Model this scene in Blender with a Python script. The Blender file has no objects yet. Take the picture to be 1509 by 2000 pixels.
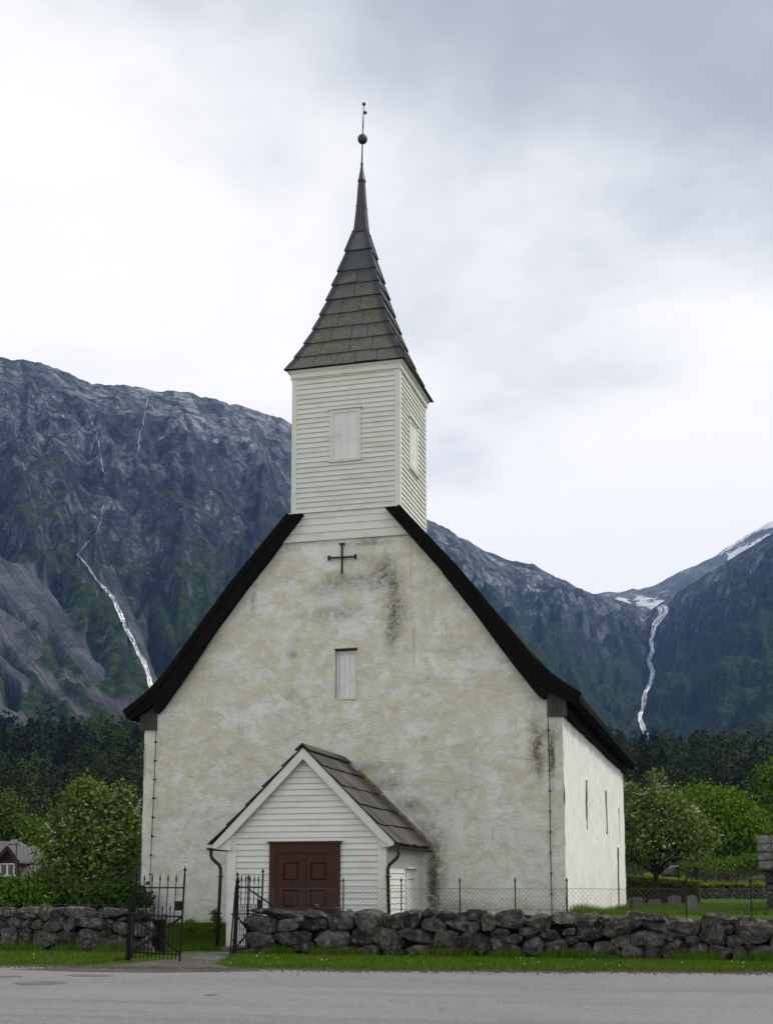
import bpy, bmesh, math, random
import numpy as np
from mathutils import Vector, Matrix, noise as mnoise
from mathutils.bvhtree import BVHTree

random.seed(7)
RNG = np.random.default_rng(11)
sc = bpy.context.scene
COL = sc.collection

# ------------------------------------------------------------------ camera
F = 2535.55                      # focal length in photo pixels (photo is 1509 x 2000)
PSI = math.radians(15.083)       # camera looks this much left of the church axis (+Y)
TH = math.radians(7.9696)        # tilt upwards
CX, Y0, EYE = 754.5, 1375.02, 1.55
FW = np.array([-math.sin(PSI) * math.cos(TH), math.cos(PSI) * math.cos(TH), math.sin(TH)])
RT = np.array([math.cos(PSI), math.sin(PSI), 0.0])
UP = np.cross(RT, FW)
CAMP = np.array([0, 0, EYE])
cam_d = bpy.data.cameras.new('camera')
cam = bpy.data.objects.new('camera', cam_d)
COL.objects.link(cam)
cam.location = (0, 0, EYE)
cam.rotation_euler = (math.pi / 2 + TH, 0, PSI)
cam_d.sensor_fit = 'VERTICAL'
cam_d.sensor_height = 36.0
cam_d.sensor_width = 36.0
cam_d.lens = 36.0 * F / 2000.0
cam_d.shift_y = (Y0 - 1000.0) / 2000.0
cam_d.clip_start = 0.1
cam_d.clip_end = 20000
sc.camera = cam

# ------------------------------------------------------------------ sky and sun
SUN_EL, SUN_AZ = math.radians(50), math.radians(78)   # azimuth clockwise from +Y (church axis) towards +X
world = bpy.data.worlds.new('World')
sc.world = world
world.use_nodes = True
wn, wl = world.node_tree.nodes, world.node_tree.links
wn.clear()


def N(nodes, t, **kw):
    n = nodes.new(t)
    for k, v in kw.items():
        setattr(n, k, v)
    return n


w_out = N(wn, 'ShaderNodeOutputWorld')
w_bg = N(wn, 'ShaderNodeBackground')
w_sky = N(wn, 'ShaderNodeTexSky', sky_type='NISHITA', sun_disc=False)
w_sky.sun_elevation = SUN_EL
w_sky.sun_rotation = SUN_AZ
w_tc = N(wn, 'ShaderNodeTexCoord')
w_sep = N(wn, 'ShaderNodeSeparateXYZ')
wl.new(w_tc.outputs['Generated'], w_sep.inputs[0])
# cloud deck: project the view direction on a plane above
w_add = N(wn, 'ShaderNodeMath', operation='ADD'); w_add.inputs[1].default_value = 0.22
w_abs = N(wn, 'ShaderNodeMath', operation='ABSOLUTE')
wl.new(w_sep.outputs['Z'], w_abs.inputs[0]); wl.new(w_abs.outputs[0], w_add.inputs[0])
w_div = N(wn, 'ShaderNodeVectorMath', operation='DIVIDE')
w_cmb = N(wn, 'ShaderNodeCombineXYZ')
for i in range(3):
    wl.new(w_add.outputs[0], w_cmb.inputs[i])
wl.new(w_tc.outputs['Generated'], w_div.inputs[0]); wl.new(w_cmb.outputs[0], w_div.inputs[1])
w_map = N(wn, 'ShaderNodeMapping')
w_map.inputs['Location'].default_value = (11.0, 11.0, 0.7)
wl.new(w_div.outputs[0], w_map.inputs[0])
w_n1 = N(wn, 'ShaderNodeTexNoise'); w_n1.inputs['Scale'].default_value = 1.7; w_n1.inputs['Detail'].default_value = 7; w_n1.inputs['Roughness'].default_value = 0.5
w_n1.inputs['Distortion'].default_value = 0.25
w_n2 = N(wn, 'ShaderNodeTexNoise'); w_n2.inputs['Scale'].default_value = 4.4; w_n2.inputs['Detail'].default_value = 6; w_n2.inputs['Roughness'].default_value = 0.55
for n in (w_n1, w_n2):
    wl.new(w_map.outputs[0], n.inputs['Vector'])
# greyness grows with height above the horizon, broken up by the noise
w_g = N(wn, 'ShaderNodeMapRange', interpolation_type='SMOOTHSTEP')
w_g.inputs['From Min'].default_value = 0.45; w_g.inputs['From Max'].default_value = 0.90
w_mx = N(wn, 'ShaderNodeMath', operation='MULTIPLY_ADD'); w_mx.inputs[1].default_value = 0.95
wl.new(w_n1.outputs['Fac'], w_mx.inputs[0]); wl.new(w_sep.outputs['Z'], w_mx.inputs[2])
w_sb = N(wn, 'ShaderNodeMath', operation='SUBTRACT'); w_sb.inputs[1].default_value = 0.46
wl.new(w_mx.outputs[0], w_sb.inputs[0])
w_mx2 = N(wn, 'ShaderNodeMath', operation='MULTIPLY_ADD'); w_mx2.inputs[1].default_value = 0.26
wl.new(w_n2.outputs['Fac'], w_mx2.inputs[0]); wl.new(w_sb.outputs[0], w_mx2.inputs[2])
wl.new(w_mx2.outputs[0], w_g.inputs['Value'])
w_cr = N(wn, 'ShaderNodeValToRGB')
cr = w_cr.color_ramp
cr.elements[0].position = 0.0; cr.elements[0].color = (1.045, 1.015, 0.965, 1)
cr.elements[1].position = 1.0; cr.elements[1].color = (0.44, 0.465, 0.505, 1)
e = cr.elements.new(0.45); e.color = (0.77, 0.78, 0.785, 1)
wl.new(w_g.outputs[0], w_cr.inputs[0])
w_sk = N(wn, 'ShaderNodeMix', data_type='RGBA'); w_sk.blend_type = 'MULTIPLY'; w_sk.inputs[0].default_value = 1.0
wl.new(w_sky.outputs[0], w_sk.inputs[6]); w_sk.inputs[7].default_value = (0.1, 0.1, 0.1, 1)
w_mix = N(wn, 'ShaderNodeMix', data_type='RGBA'); w_mix.inputs[0].default_value = 0.93
wl.new(w_sk.outputs[2], w_mix.inputs[6]); wl.new(w_cr.outputs[0], w_mix.inputs[7])
wl.new(w_mix.outputs[2], w_bg.inputs['Color'])
w_bg.inputs['Strength'].default_value = 1.2
wl.new(w_bg.outputs[0], w_out.inputs['Surface'])

sun_d = bpy.data.lights.new('sun', 'SUN')
sun_d.energy = 2.5
sun_d.angle = math.radians(8)
sun_d.color = (1.0, 0.93, 0.82)
sun = bpy.data.objects.new('sun', sun_d)
COL.objects.link(sun)
sdir = Vector((math.sin(SUN_AZ) * math.cos(SUN_EL), math.cos(SUN_AZ) * math.cos(SUN_EL), math.sin(SUN_EL)))
sun.rotation_euler = sdir.to_track_quat('Z', 'Y').to_euler()
sun.location = sdir * 60

vs = sc.view_settings
vs.view_transform = 'Standard'; vs.look = 'None'; vs.exposure = 0.0; vs.gamma = 1.0; vs.use_curve_mapping = False
sc.cycles.use_denoising = True
sc.cycles.max_bounces = 6
sc.cycles.diffuse_bounces = 3
sc.cycles.volume_bounces = 1
sc.cycles.use_adaptive_sampling = True
sc.cycles.adaptive_threshold = 0.02


# ------------------------------------------------------------------ photo geometry helpers (plain surveying of the place)
def ray(x, y):
    return FW + RT * (x - CX) / F + UP * (Y0 - y) / F


def onY(x, y, Y):
    r = ray(x, y); return CAMP + r * (Y / r[1])


def onX(x, y, X):
    r = ray(x, y); return CAMP + r * (X / r[0])


def onZ(x, y, Z):
    r = ray(x, y); return CAMP + r * ((Z - EYE) / r[2])


def hdir(x):
    r = ray(x, 1730.0); v = np.array([r[0], r[1]]); return v / np.linalg.norm(v)


def polar(x, y, R):
    """point seen at photo position (x, y) at horizontal distance R"""
    a = (x - CX) / F; b = (Y0 - y) / F
    rx = _fw[0] + _rt[0] * a + _up[0] * b; ry = _fw[1] + _rt[1] * a + _up[1] * b; rz = _fw[2] + _up[2] * b
    k = R / math.hypot(rx, ry)
    return (rx * k, ry * k, EYE + rz * k)


_fw, _rt, _up = [float(v) for v in FW], [float(v) for v in RT], [float(v) for v in UP]


# ------------------------------------------------------------------ object helpers
def link(o, parent=None):
    COL.objects.link(o)
    if parent is not None:
        o.parent = parent
        o.matrix_parent_inverse = Matrix.Translation(-Vector(parent.location))
    return o


def tag(o, label=None, cat=None, group=None, kind=None):
    if label: o['label'] = label
    if cat: o['category'] = cat
    if group: o['group'] = group
    if kind: o['kind'] = kind
    return o


def thing(name, loc, label, cat, group=None):
    o = bpy.data.objects.new(name, None)
    o.empty_display_size = 0.3
    o.location = loc
    COL.objects.link(o)
    return tag(o, label, cat, group)


class MB:
    def __init__(s):
        s.v = []; s.f = []

    def add(s, vs_, fs_):
        n = len(s.v)
        s.v += [tuple(float(c) for c in p) for p in vs_]
        s.f += [tuple(i + n for i in f) for f in fs_]
        return s

    def box(s, a, b):
        x0, y0, z0 = a; x1, y1, z1 = b
        return s.add([(x0, y0, z0), (x1, y0, z0), (x1, y1, z0), (x0, y1, z0), (x0, y0, z1), (x1, y0, z1), (x1, y1, z1), (x0, y1, z1)],
                     [(0, 3, 2, 1), (4, 5, 6, 7), (0, 1, 5, 4), (1, 2, 6, 5), (2, 3, 7, 6), (3, 0, 4, 7)])

    def hexa(s, p):   # 8 points: bottom ring, top ring
        return s.add(p, [(0, 3, 2, 1), (4, 5, 6, 7), (0, 1, 5, 4), (1, 2, 6, 5), (2, 3, 7, 6), (3, 0, 4, 7)])

    def beam(s, a, b, w, h, upv=(0, 0, 1)):
        a = Vector(a); b = Vector(b); d = (b - a).normalized(); u = Vector(upv)
        sd = d.cross(u)
        if sd.length < 1e-4: sd = d.cross(Vector((0, 1, 0)))
        sd.normalize(); u = sd.cross(d)
        sd *= w / 2; u *= h / 2
        return s.hexa([a - sd - u, a + sd - u, a + sd + u, a - sd + u, b - sd - u, b + sd - u, b + sd + u, b - sd + u])

    def tube(s, pts, rad, n=8, cap=True):
        pts = [Vector(p) for p in pts]
        if not hasattr(rad, '__len__'): rad = [rad] * len(pts)
        rings = []; base = len(s.v)
        ref = None
        for i, p in enumerate(pts):
            d = (pts[min(i + 1, len(pts) - 1)] - pts[max(i - 1, 0)]).normalized()
            if ref is None or abs(ref.dot(d)) > 0.95:
                ref = Vector((1, 0, 0)) if abs(d.x) < 0.8 else Vector((0, 1, 0))
            a = (ref - d * ref.dot(d)).normalized(); b = d.cross(a); ref = a
            for k in range(n):
                t = 2 * math.pi * k / n
                s.v.append(tuple(p + (a * math.cos(t) + b * math.sin(t)) * rad[i]))
        for i in range(len(pts) - 1):
            for k in range(n):
                k2 = (k + 1) % n
                s.f.append((base + i * n + k, base + i * n + k2, base + (i + 1) * n + k2, base + (i + 1) * n + k))
        if cap:
            s.f.append(tuple(base + k for k in reversed(range(n))))
            s.f.append(tuple(base + (len(pts) - 1) * n + k for k in range(n)))
        return s

    def lathe(s, c, prof, n=12):
        c = Vector(c); base = len(s.v)
        for r, z in prof:
            for k in range(n):
                t = 2 * math.pi * k / n
                s.v.append((c.x + r * math.cos(t), c.y + r * math.sin(t), c.z + z))
        for i in range(len(prof) - 1):
            for k in range(n):
                k2 = (k + 1) % n
                s.f.append((base + i * n + k, base + i * n + k2, base + (i + 1) * n + k2, base + (i + 1) * n + k))
        return s

    def sphere(s, c, r, n=12, m=8):
        return s.lathe(c, [(max(1e-4, r * math.sin(math.pi * i / m)), -r * math.cos(math.pi * i / m)) for i in range(m + 1)], n)

    def build(s, name, mat, parent=None, smooth=False):
        me = bpy.data.meshes.new(name)
        me.from_pydata(s.v, [], s.f)
        me.validate()
        if smooth: me.shade_smooth()
        me.materials.append(mat)
        o = bpy.data.objects.new(name, me)
        return link(o, parent)


def np_obj(name, V, Fc, mat, parent=None, smooth=False, attrs=None):
    """big mesh from arrays; Fc (n,3) or (n,4)"""
    V = np.asarray(V, np.float32); Fc = np.asarray(Fc, np.int32)
    me = bpy.data.meshes.new(name)
    k = Fc.shape[1]
    me.vertices.add(len(V)); me.vertices.foreach_set('co', V.ravel())
    me.loops.add(Fc.size); me.loops.foreach_set('vertex_index', Fc.ravel())
    me.polygons.add(len(Fc)); me.polygons.foreach_set('loop_start', np.arange(0, Fc.size, k, dtype=np.int32))
    me.update(calc_edges=True)
    if smooth: me.shade_smooth()
    if attrs:
        for an, arr in attrs.items():
            a = me.attributes.new(an, 'FLOAT', 'POINT'); a.data.foreach_set('value', np.asarray(arr, np.float32))
    me.materials.append(mat)
    o = bpy.data.objects.new(name, me)
    return link(o, parent)


def recenter(o, base):
    b = Vector(base)
    o.data.transform(Matrix.Translation(-b)); o.location = b
    return o


# ------------------------------------------------------------------ material helpers
class Mat:
    def __init__(s, name, rough=0.8, spec=0.3):
        s.m = bpy.data.materials.new(name); s.m.use_nodes = True
        s.nt = s.m.node_tree; s.n = s.nt.nodes; s.l = s.nt.links
        s.b = s.n['Principled BSDF']
        s.b.inputs['Roughness'].default_value = rough
        s.b.inputs['Specular IOR Level'].default_value = spec
        s.tc = s.n.new('ShaderNodeTexCoord')
        s.co = s.tc.outputs['Object']

    def map(s, scale=(1, 1, 1), loc=(0, 0, 0), rot=(0, 0, 0), src=None):
        m = s.n.new('ShaderNodeMapping'); m.inputs['Scale'].default_value = scale; m.inputs['Location'].default_value = loc
        m.inputs['Rotation'].default_value = rot
        s.l.new(src or s.co, m.inputs[0]); return m.outputs[0]

    def noise(s, scale, detail=4, rough=0.55, dist=0.0, src=None):
        n = s.n.new('ShaderNodeTexNoise'); n.inputs['Scale'].default_value = scale; n.inputs['Detail'].default_value = detail
        n.inputs['Roughness'].default_value = rough; n.inputs['Distortion'].default_value = dist
        s.l.new(src or s.co, n.inputs['Vector']); return n.outputs['Fac']

    def vor(s, scale, feat='F1', src=None, out='Distance'):
        n = s.n.new('ShaderNodeTexVoronoi'); n.feature = feat; n.inputs['Scale'].default_value = scale
        s.l.new(src or s.co, n.inputs['Vector']); return n.outputs[out]

    def ramp(s, src, stops):
        n = s.n.new('ShaderNodeValToRGB'); r = n.color_ramp
        r.elements[0].position = stops[0][0]; r.elements[0].color = (*stops[0][1], 1)
        r.elements[1].position = stops[-1][0]; r.elements[1].color = (*stops[-1][1], 1)
        for p, c in stops[1:-1]:
            e_ = r.elements.new(p); e_.color = (*c, 1)
        s.l.new(src, n.inputs[0]); return n.outputs[0]

    def rng(s, src, a, b, c=0.0, d=1.0, smooth=True):
        n = s.n.new('ShaderNodeMapRange'); n.interpolation_type = 'SMOOTHSTEP' if smooth else 'LINEAR'
        for i, v in zip(('From Min', 'From Max', 'To Min', 'To Max'), (a, b, c, d)): n.inputs[i].default_value = v
        s.l.new(src, n.inputs['Value']); return n.outputs[0]

    def math(s, op, a, b=None):
        n = s.n.new('ShaderNodeMath'); n.operation = op
        for i, v in enumerate((a, b)):
            if v is None: continue
            if isinstance(v, (int, float)): n.inputs[i].default_value = v
            else: s.l.new(v, n.inputs[i])
        return n.outputs[0]

    def mix(s, fac, a, b, mode='MIX'):
        n = s.n.new('ShaderNodeMix'); n.data_type = 'RGBA'; n.blend_type = mode
        for i, v in ((0, fac), (6, a), (7, b)):
            if isinstance(v, (int, float)): n.inputs[i].default_value = v
            elif isinstance(v, tuple): n.inputs[i].default_value = (*v, 1)
            else: s.l.new(v, n.inputs[i])
        return n.outputs[2]

    def sep(s, src=None):
        n = s.n.new('ShaderNodeSeparateXYZ'); s.l.new(src or s.co, n.inputs[0]); return n.outputs

    def geo(s, out):
        n = s.n.new('ShaderNodeNewGeometry'); return n.outputs[out]

    def attr(s, name):
        n = s.n.new('ShaderNodeAttribute'); n.attribute_name = name; return n.outputs['Fac']

    def objrand(s):
        n = s.n.new('ShaderNodeObjectInfo'); return n.outputs['Random']

    def gauss(s, c, r, src=None):
        """1 at c falling to 0 at the ellipsoid of radii r"""
        m = s.n.new('ShaderNodeVectorMath'); m.operation = 'SUBTRACT'; m.inputs[1].default_value = c
        s.l.new(src or s.co, m.inputs[0])
        d = s.n.new('ShaderNodeVectorMath'); d.operation = 'DIVIDE'; d.inputs[1].default_value = r
        s.l.new(m.outputs[0], d.inputs[0])
        l_ = s.n.new('ShaderNodeVectorMath'); l_.operation = 'LENGTH'; s.l.new(d.outputs[0], l_.inputs[0])
        return s.rng(l_.outputs['Value'], 0.0, 1.0, 1.0, 0.0)

    def color(s, c):
        if isinstance(c, tuple): s.b.inputs['Base Color'].default_value = (*c, 1)
        else: s.l.new(c, s.b.inputs['Base Color'])
        return s

    def bump(s, h, strength=0.5, dist=0.02):
        n = s.n.new('ShaderNodeBump'); n.inputs['Strength'].default_value = strength; n.inputs['Distance'].default_value = dist
        s.l.new(h, n.inputs['Height'])
        prev = s.b.inputs['Normal'].links
        if prev: s.l.new(prev[0].from_socket, n.inputs['Normal'])
        s.l.new(n.outputs[0], s.b.inputs['Normal'])
        return s

    def rough(s, r):
        s.l.new(r, s.b.inputs['Roughness']); return s


YC = 33.0            # church front
XC = -10.05          # church axis
XL, XR = XC - 5.82, XC + 5.82
YB = 50.9            # far end of the nave

# ---- plaster on the front: whitewash worn to ochre render, with old stains
M_ = Mat('plaster_front', 0.92, 0.15)
hz = M_.map((1.0, 1, 1.12))
big = M_.noise(1.9, 9, 0.72, 0.7, hz)
med = M_.noise(7.0, 7, 0.74, 0.6, hz)
fine = M_.noise(22, 6, 0.7, 0.5, hz)
zz = M_.sep()[2]
xx = M_.sep()[0]
lowwhite = M_.rng(zz, 0.5, 5.5, -0.05, 0.02)
pm = M_.math('ADD', M_.math('ADD', M_.math('MULTIPLY', big, 0.62), M_.math('MULTIPLY', med, 0.38)), lowwhite)
pm = M_.math('ADD', pm, M_.math('MULTIPLY', M_.math('SUBTRACT', fine, 0.5), 0.10))
patch = M_.rng(pm, 0.44, 0.57)
c1 = M_.ramp(fine, [(0.25, (0.68, 0.69, 0.645)), (0.5, (0.82, 0.835, 0.795)), (0.75, (0.90, 0.915, 0.885))])
c2 = M_.ramp(med, [(0.3, (0.60, 0.58, 0.435)), (0.55, (0.725, 0.705, 0.56)), (0.75, (0.82, 0.805, 0.67))])
base = M_.mix(patch, c1, c2)
rep = M_.rng(M_.noise(0.9, 7, 0.62, 0.5, M_.map((1, 1, 1.2), (31, 5, 12))), 0.55, 0.60, 0.0, 0.75)
base = M_.mix(rep, base, (0.88, 0.90, 0.89))
run = M_.math('MULTIPLY', M_.rng(M_.noise(3.2, 5, 0.7, 0.2, M_.map((1.6, 1, 0.10), (3, 0, 1))), 0.56, 0.70), M_.rng(M_.noise(0.5, 3, 0.5, 0.0, M_.map((1, 1, 1), (9, 9, 9))), 0.45, 0.6, 0, 0.5))
base = M_.mix(run, base, (0.40, 0.385, 0.32))
sp = M_.rng(M_.noise(46, 4, 0.75, 0.3), 0.30, 0.40, 0.55, 0.0)
base = M_.mix(sp, base, (0.30, 0.29, 0.25))
# grey film in places
gf = M_.rng(M_.noise(1.7, 6, 0.65, 0.8, M_.map((1, 1, 1.6), (7, 3, 2))), 0.52, 0.72, 0.0, 0.45)
base = M_.mix(gf, base, (0.40, 0.40, 0.37))
grn = M_.noise(38, 6, 0.8, 0.6)
base = M_.mix(1.0, base, M_.ramp(grn, [(0.30, (0.62, 0.62, 0.60)), (0.5, (0.99, 0.99, 0.99)), (0.70, (1.14, 1.14, 1.13))]), 'MULTIPLY')
stn = M_.noise(5.5, 7, 0.72, 0.9)


stn2 = M_.noise(17, 6, 0.75, 0.6)


def stain(base, c, r, col, amt):
    g = M_.gauss(c, tuple(v * 1.35 for v in r))
    f = M_.math('MULTIPLY', M_.rng(M_.math('ADD', M_.math('MULTIPLY', stn, 0.6), M_.math('MULTIPLY', stn2, 0.4)), 0.33, 0.66), M_.math('MULTIPLY', g, amt * 0.78))
    return M_.mix(M_.math('MINIMUM', f, 0.92), base, col)


def wp(x, y): p = onY(x, y, YC); return (float(p[0]), YC, float(p[2]))


dk = (0.13, 0.12, 0.10)
for c, r, col, amt in [
        (wp(752, 1120), (0.55, 1, 0.55), dk, 1.5), (wp(773, 1190), (0.38, 1, 0.75), dk, 1.9), (wp(765, 1240), (0.25, 1, 0.6), dk, 1.3),
        (wp(768, 1145), (0.16, 1, 0.32), (0.07, 0.13, 0.05), 1.6),
        (wp(705, 1135), (0.75, 1, 0.28), dk, 1.1), (wp(655, 1130), (0.4, 1, 0.25), dk, 1.1), (wp(640, 1150), (0.6, 1, 0.25), dk, 0.9),
        (wp(655, 1197), (0.85, 1, 0.28), dk, 1.1), (wp(722, 1060), (0.7, 1, 0.12), dk, 1.3), (wp(630, 1060), (0.6, 1, 0.12), dk, 0.8),
        (wp(570, 1278), (0.2, 1, 0.15), dk, 1.0), (wp(572, 1358), (0.3, 1, 0.22), dk, 0.9), (wp(495, 1175), (0.12, 1, 0.45), dk, 1.0),
        (wp(1048, 1455), (0.28, 1, 0.95), (0.10, 0.075, 0.04), 1.5), (wp(1052, 1490), (0.13, 1, 0.5), (0.06, 0.045, 0.03), 1.5),
        (wp(1077, 1475), (0.10, 1, 0.75), (0.05, 0.04, 0.025), 1.9), (wp(1085, 1430), (0.3, 1, 0.5), (0.2, 0.19, 0.15), 1.0),
        (wp(845, 1740), (0.20, 1, 1.2), (0.05, 0.035, 0.02), 2.2), (wp(853, 1690), (0.30, 1, 1.0), (0.14, 0.10, 0.05), 1.4),
        (wp(880, 1772), (0.7, 1, 0.3), dk, 1.2), (wp(1000, 1785), (1.6, 1, 0.3), dk, 0.9),
        (wp(760, 1530), (0.45, 1, 0.22), dk, 1.2), (wp(800, 1570), (0.4, 1, 0.22), dk, 1.2), (wp(720, 1500), (0.5, 1, 0.2), dk, 1.0), (wp(830, 1620), (0.3, 1, 0.3), dk, 1.3),
        (wp(300, 1800), (1.2, 1, 0.25), dk, 0.8), (wp(405, 1806), (1.4, 1, 0.16), dk, 1.2)]:
    base = stain(base, c, r, col, amt)
M_.color(base)
M_.bump(M_.noise(3.4, 8, 0.72, 0.9, M_.map((0.9, 1, 1.2))), 0.75, 0.10)
M_.bump(M_.noise(19, 6, 0.75, 0.8, M_.map((0.9, 1, 1.2))), 0.85, 0.032)
PLASTER = M_.m

M_ = Mat('plaster_side', 0.9, 0.15)
vn = M_.noise(5, 7, 0.7, 0.3, M_.map((1, 1.0, 0.30)))
base = M_.ramp(vn, [(0.3, (0.66, 0.66, 0.63)), (0.55, (0.78, 0.78, 0.755)), (0.75, (0.82, 0.82, 0.80))])
lo = M_.math('MULTIPLY', M_.rng(M_.sep()[2], 0.5, 2.4, 1, 0), M_.rng(M_.noise(2.5, 6, 0.7, 0.5, M_.map((1, 1, 0.18))), 0.5, 0.68, 0, 0.8))
base = M_.mix(lo, base, (0.42, 0.33, 0.2))
base = M_.mix(M_.rng(M_.noise(30, 4, 0.7), 0.30, 0.38, 0.5, 0), base, (0.4, 0.38, 0.34))
M_.color(base)
M_.bump(M_.noise(3, 8, 0.68, 0.5, M_.map((1, 1, 0.6))), 0.5, 0.09)
M_.bump(M_.noise(18, 5, 0.7), 0.4, 0.02)
PLASTER_SIDE = M_.m


def paint(name, col, dirt=(0.42, 0.43, 0.36), rough=0.55, amt=0.5, spec=0.3):
    m = Mat(name, rough, spec)
    n1 = m.noise(1.6, 6, 0.65, 0.3, m.map((1, 1, 2.2)))
    n2 = m.noise(28, 4, 0.7, 0.2, m.map((0.25, 0.25, 2.0)))
    r_ = m.objrand()
    c = m.mix(m.rng(n1, 0.45, 0.75, 0, amt), col, dirt)
    c = m.mix(m.rng(n2, 0.58, 0.75, 0, 0.35 * amt), c, tuple(v * 0.55 for v in col))
    c = m.mix(1.0, c, m.ramp(r_, [(0, (0.93, 0.93, 0.92)), (1, (1, 1, 1))]), 'MULTIPLY')
    m.color(c); m.bump(n2, 0.15, 0.004)
    return m.m


WHITE = paint('white_paint', (0.70, 0.715, 0.69), amt=0.35)
WHITE_T = paint('white_paint_weathered', (0.66, 0.675, 0.62), (0.46, 0.47, 0.38), amt=0.5)
SHUTTER = paint('pale_board_paint', (0.70, 0.725, 0.71), (0.45, 0.47, 0.42), amt=0.5)
DOOR = paint('red_brown_paint', (0.056, 0.021, 0.012), (0.038, 0.016, 0.010), 0.6, 0.5, 0.2)
PIPE = paint('brown_metal_paint', (0.038, 0.013, 0.010), (0.022, 0.011, 0.009), 0.5, 0.6, 0.25)

M_ = Mat('tarred_wood', 0.95, 0.06)
M_.color(M_.ramp(M_.noise(6, 6, 0.7, 0.4, M_.map((1, 3, 1))), [(0.3, (0.0045, 0.004, 0.0036)), (0.62, (0.0095, 0.0078, 0.0068)), (0.85, (0.026, 0.020, 0.016))]))
M_.bump(M_.noise(25, 5, 0.7), 0.5, 0.01)
TAR = M_.m
M_ = Mat('weathered_grey_board', 0.9, 0.15)
M_.color(M_.mix(M_.objrand(), M_.ramp(M_.noise(9, 6, 0.7, 0.6, M_.map((4, 4, 0.35))), [(0.3, (0.040, 0.036, 0.034)), (0.6, (0.085, 0.077, 0.072)), (0.85, (0.14, 0.13, 0.12))]), (0.05, 0.043, 0.04)))
M_.bump(M_.noise(20, 5, 0.7, 0.3, M_.map((5, 5, 0.4))), 0.5, 0.008)
GREYWOOD = M_.m

M_ = Mat('lichened_slate', 0.7, 0.2)
r_ = M_.objrand()
n1 = M_.noise(3.0, 6, 0.7, 0.6)
n2 = M_.noise(30, 5, 0.75, 0.3)
zz = M_.sep()[2]
sl = M_.mix(M_.math('MULTIPLY', r_, 0.7), (0.095, 0.104, 0.118), (0.050, 0.050, 0.050))
hi_ = M_.rng(zz, 17.6, 19.5, 0.14, -0.18)
lich = M_.rng(M_.math('ADD', M_.math('ADD', M_.math('MULTIPLY', n1, 0.7), M_.math('MULTIPLY', n2, 0.3)), M_.math('ADD', hi_, M_.math('MULTIPLY', M_.math('SUBTRACT', r_, 0.5), 0.22))), 0.46, 0.60)
lc = M_.ramp(n2, [(0.3, (0.034, 0.032, 0.027)), (0.5, (0.100, 0.096, 0.080)), (0.68, (0.27, 0.265, 0.225))])
yel = M_.rng(M_.noise(2.2, 5, 0.65, 0.4, M_.map((1.4, 1, 0.8), (4, 9, 2))), 0.57, 0.66)
lc = M_.mix(M_.math('MULTIPLY', yel, 0.35), lc, M_.ramp(n2, [(0.3, (0.10, 0.10, 0.03)), (0.7, (0.24, 0.23, 0.07))]))
M_.color(M_.mix(lich, sl, lc))
M_.rough(M_.rng(lich, 0, 1, 0.45, 0.95))
M_.bump(n2, 0.6, 0.02)
SLATE = M_.m
M_ = Mat('hip_metal', 0.5, 0.4)
M_.color(M_.ramp(M_.noise(8, 5, 0.7), [(0.3, (0.022, 0.024, 0.029)), (0.7, (0.045, 0.049, 0.057))]))
HIPM = M_.m
M_ = Mat('dark_lead_copper', 0.5, 0.5)
M_.color(M_.ramp(M_.noise(5, 5, 0.7, 0.3, M_.map((3, 3, 0.6))), [(0.3, (0.018, 0.017, 0.018)), (0.55, (0.036, 0.033, 0.034)), (0.8, (0.065, 0.064, 0.068))]))
LEAD = M_.m
M_ = Mat('rough_wooden_slate', 0.85, 0.25)
n1 = M_.noise(4, 7, 0.78, 0.4, M_.map((0.6, 6.0, 0.6)))
c = M_.ramp(n1, [(0.32, (0.018, 0.017, 0.016)), (0.46, (0.075, 0.071, 0.066)), (0.58, (0.155, 0.148, 0.138)), (0.72, (0.38, 0.365, 0.34))])
c = M_.mix(M_.math('MULTIPLY', M_.objrand(), 0.55), c, (0.035, 0.033, 0.031))
M_.color(c); M_.bump(n1, 0.7, 0.02)
PSLATE = M_.m
M_ = Mat('black_iron', 0.7, 0.15)
M_.color(M_.ramp(M_.noise(14, 4, 0.7), [(0.35, (0.006, 0.006, 0.007)), (0.7, (0.014, 0.012, 0.011)), (0.85, (0.03, 0.018, 0.012))]))
IRON = M_.m
M_ = Mat('rusty_iron', 0.8, 0.3)
M_.color(M_.ramp(M_.noise(12, 5, 0.7), [(0.3, (0.016, 0.010, 0.008)), (0.7, (0.045, 0.024, 0.016))]))
RUST = M_.m
M_ = Mat('green_wire', 0.5, 0.4)
M_.color((0.045, 0.065, 0.07))
WIRE = M_.m
M_ = Mat('glass_dark', 0.08, 0.5); M_.color((0.02, 0.025, 0.028)); GLASS = M_.m
M_ = Mat('zinc_flashing', 0.5, 0.5); M_.color((0.62, 0.63, 0.62)); ZINC = M_.m
M_ = Mat('ochre_flashing', 0.85, 0.2); M_.color(M_.ramp(M_.noise(9, 5, 0.7), [(0.35, (0.07, 0.06, 0.045)), (0.7, (0.30, 0.21, 0.10))])); OCHRE = M_.m


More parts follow.
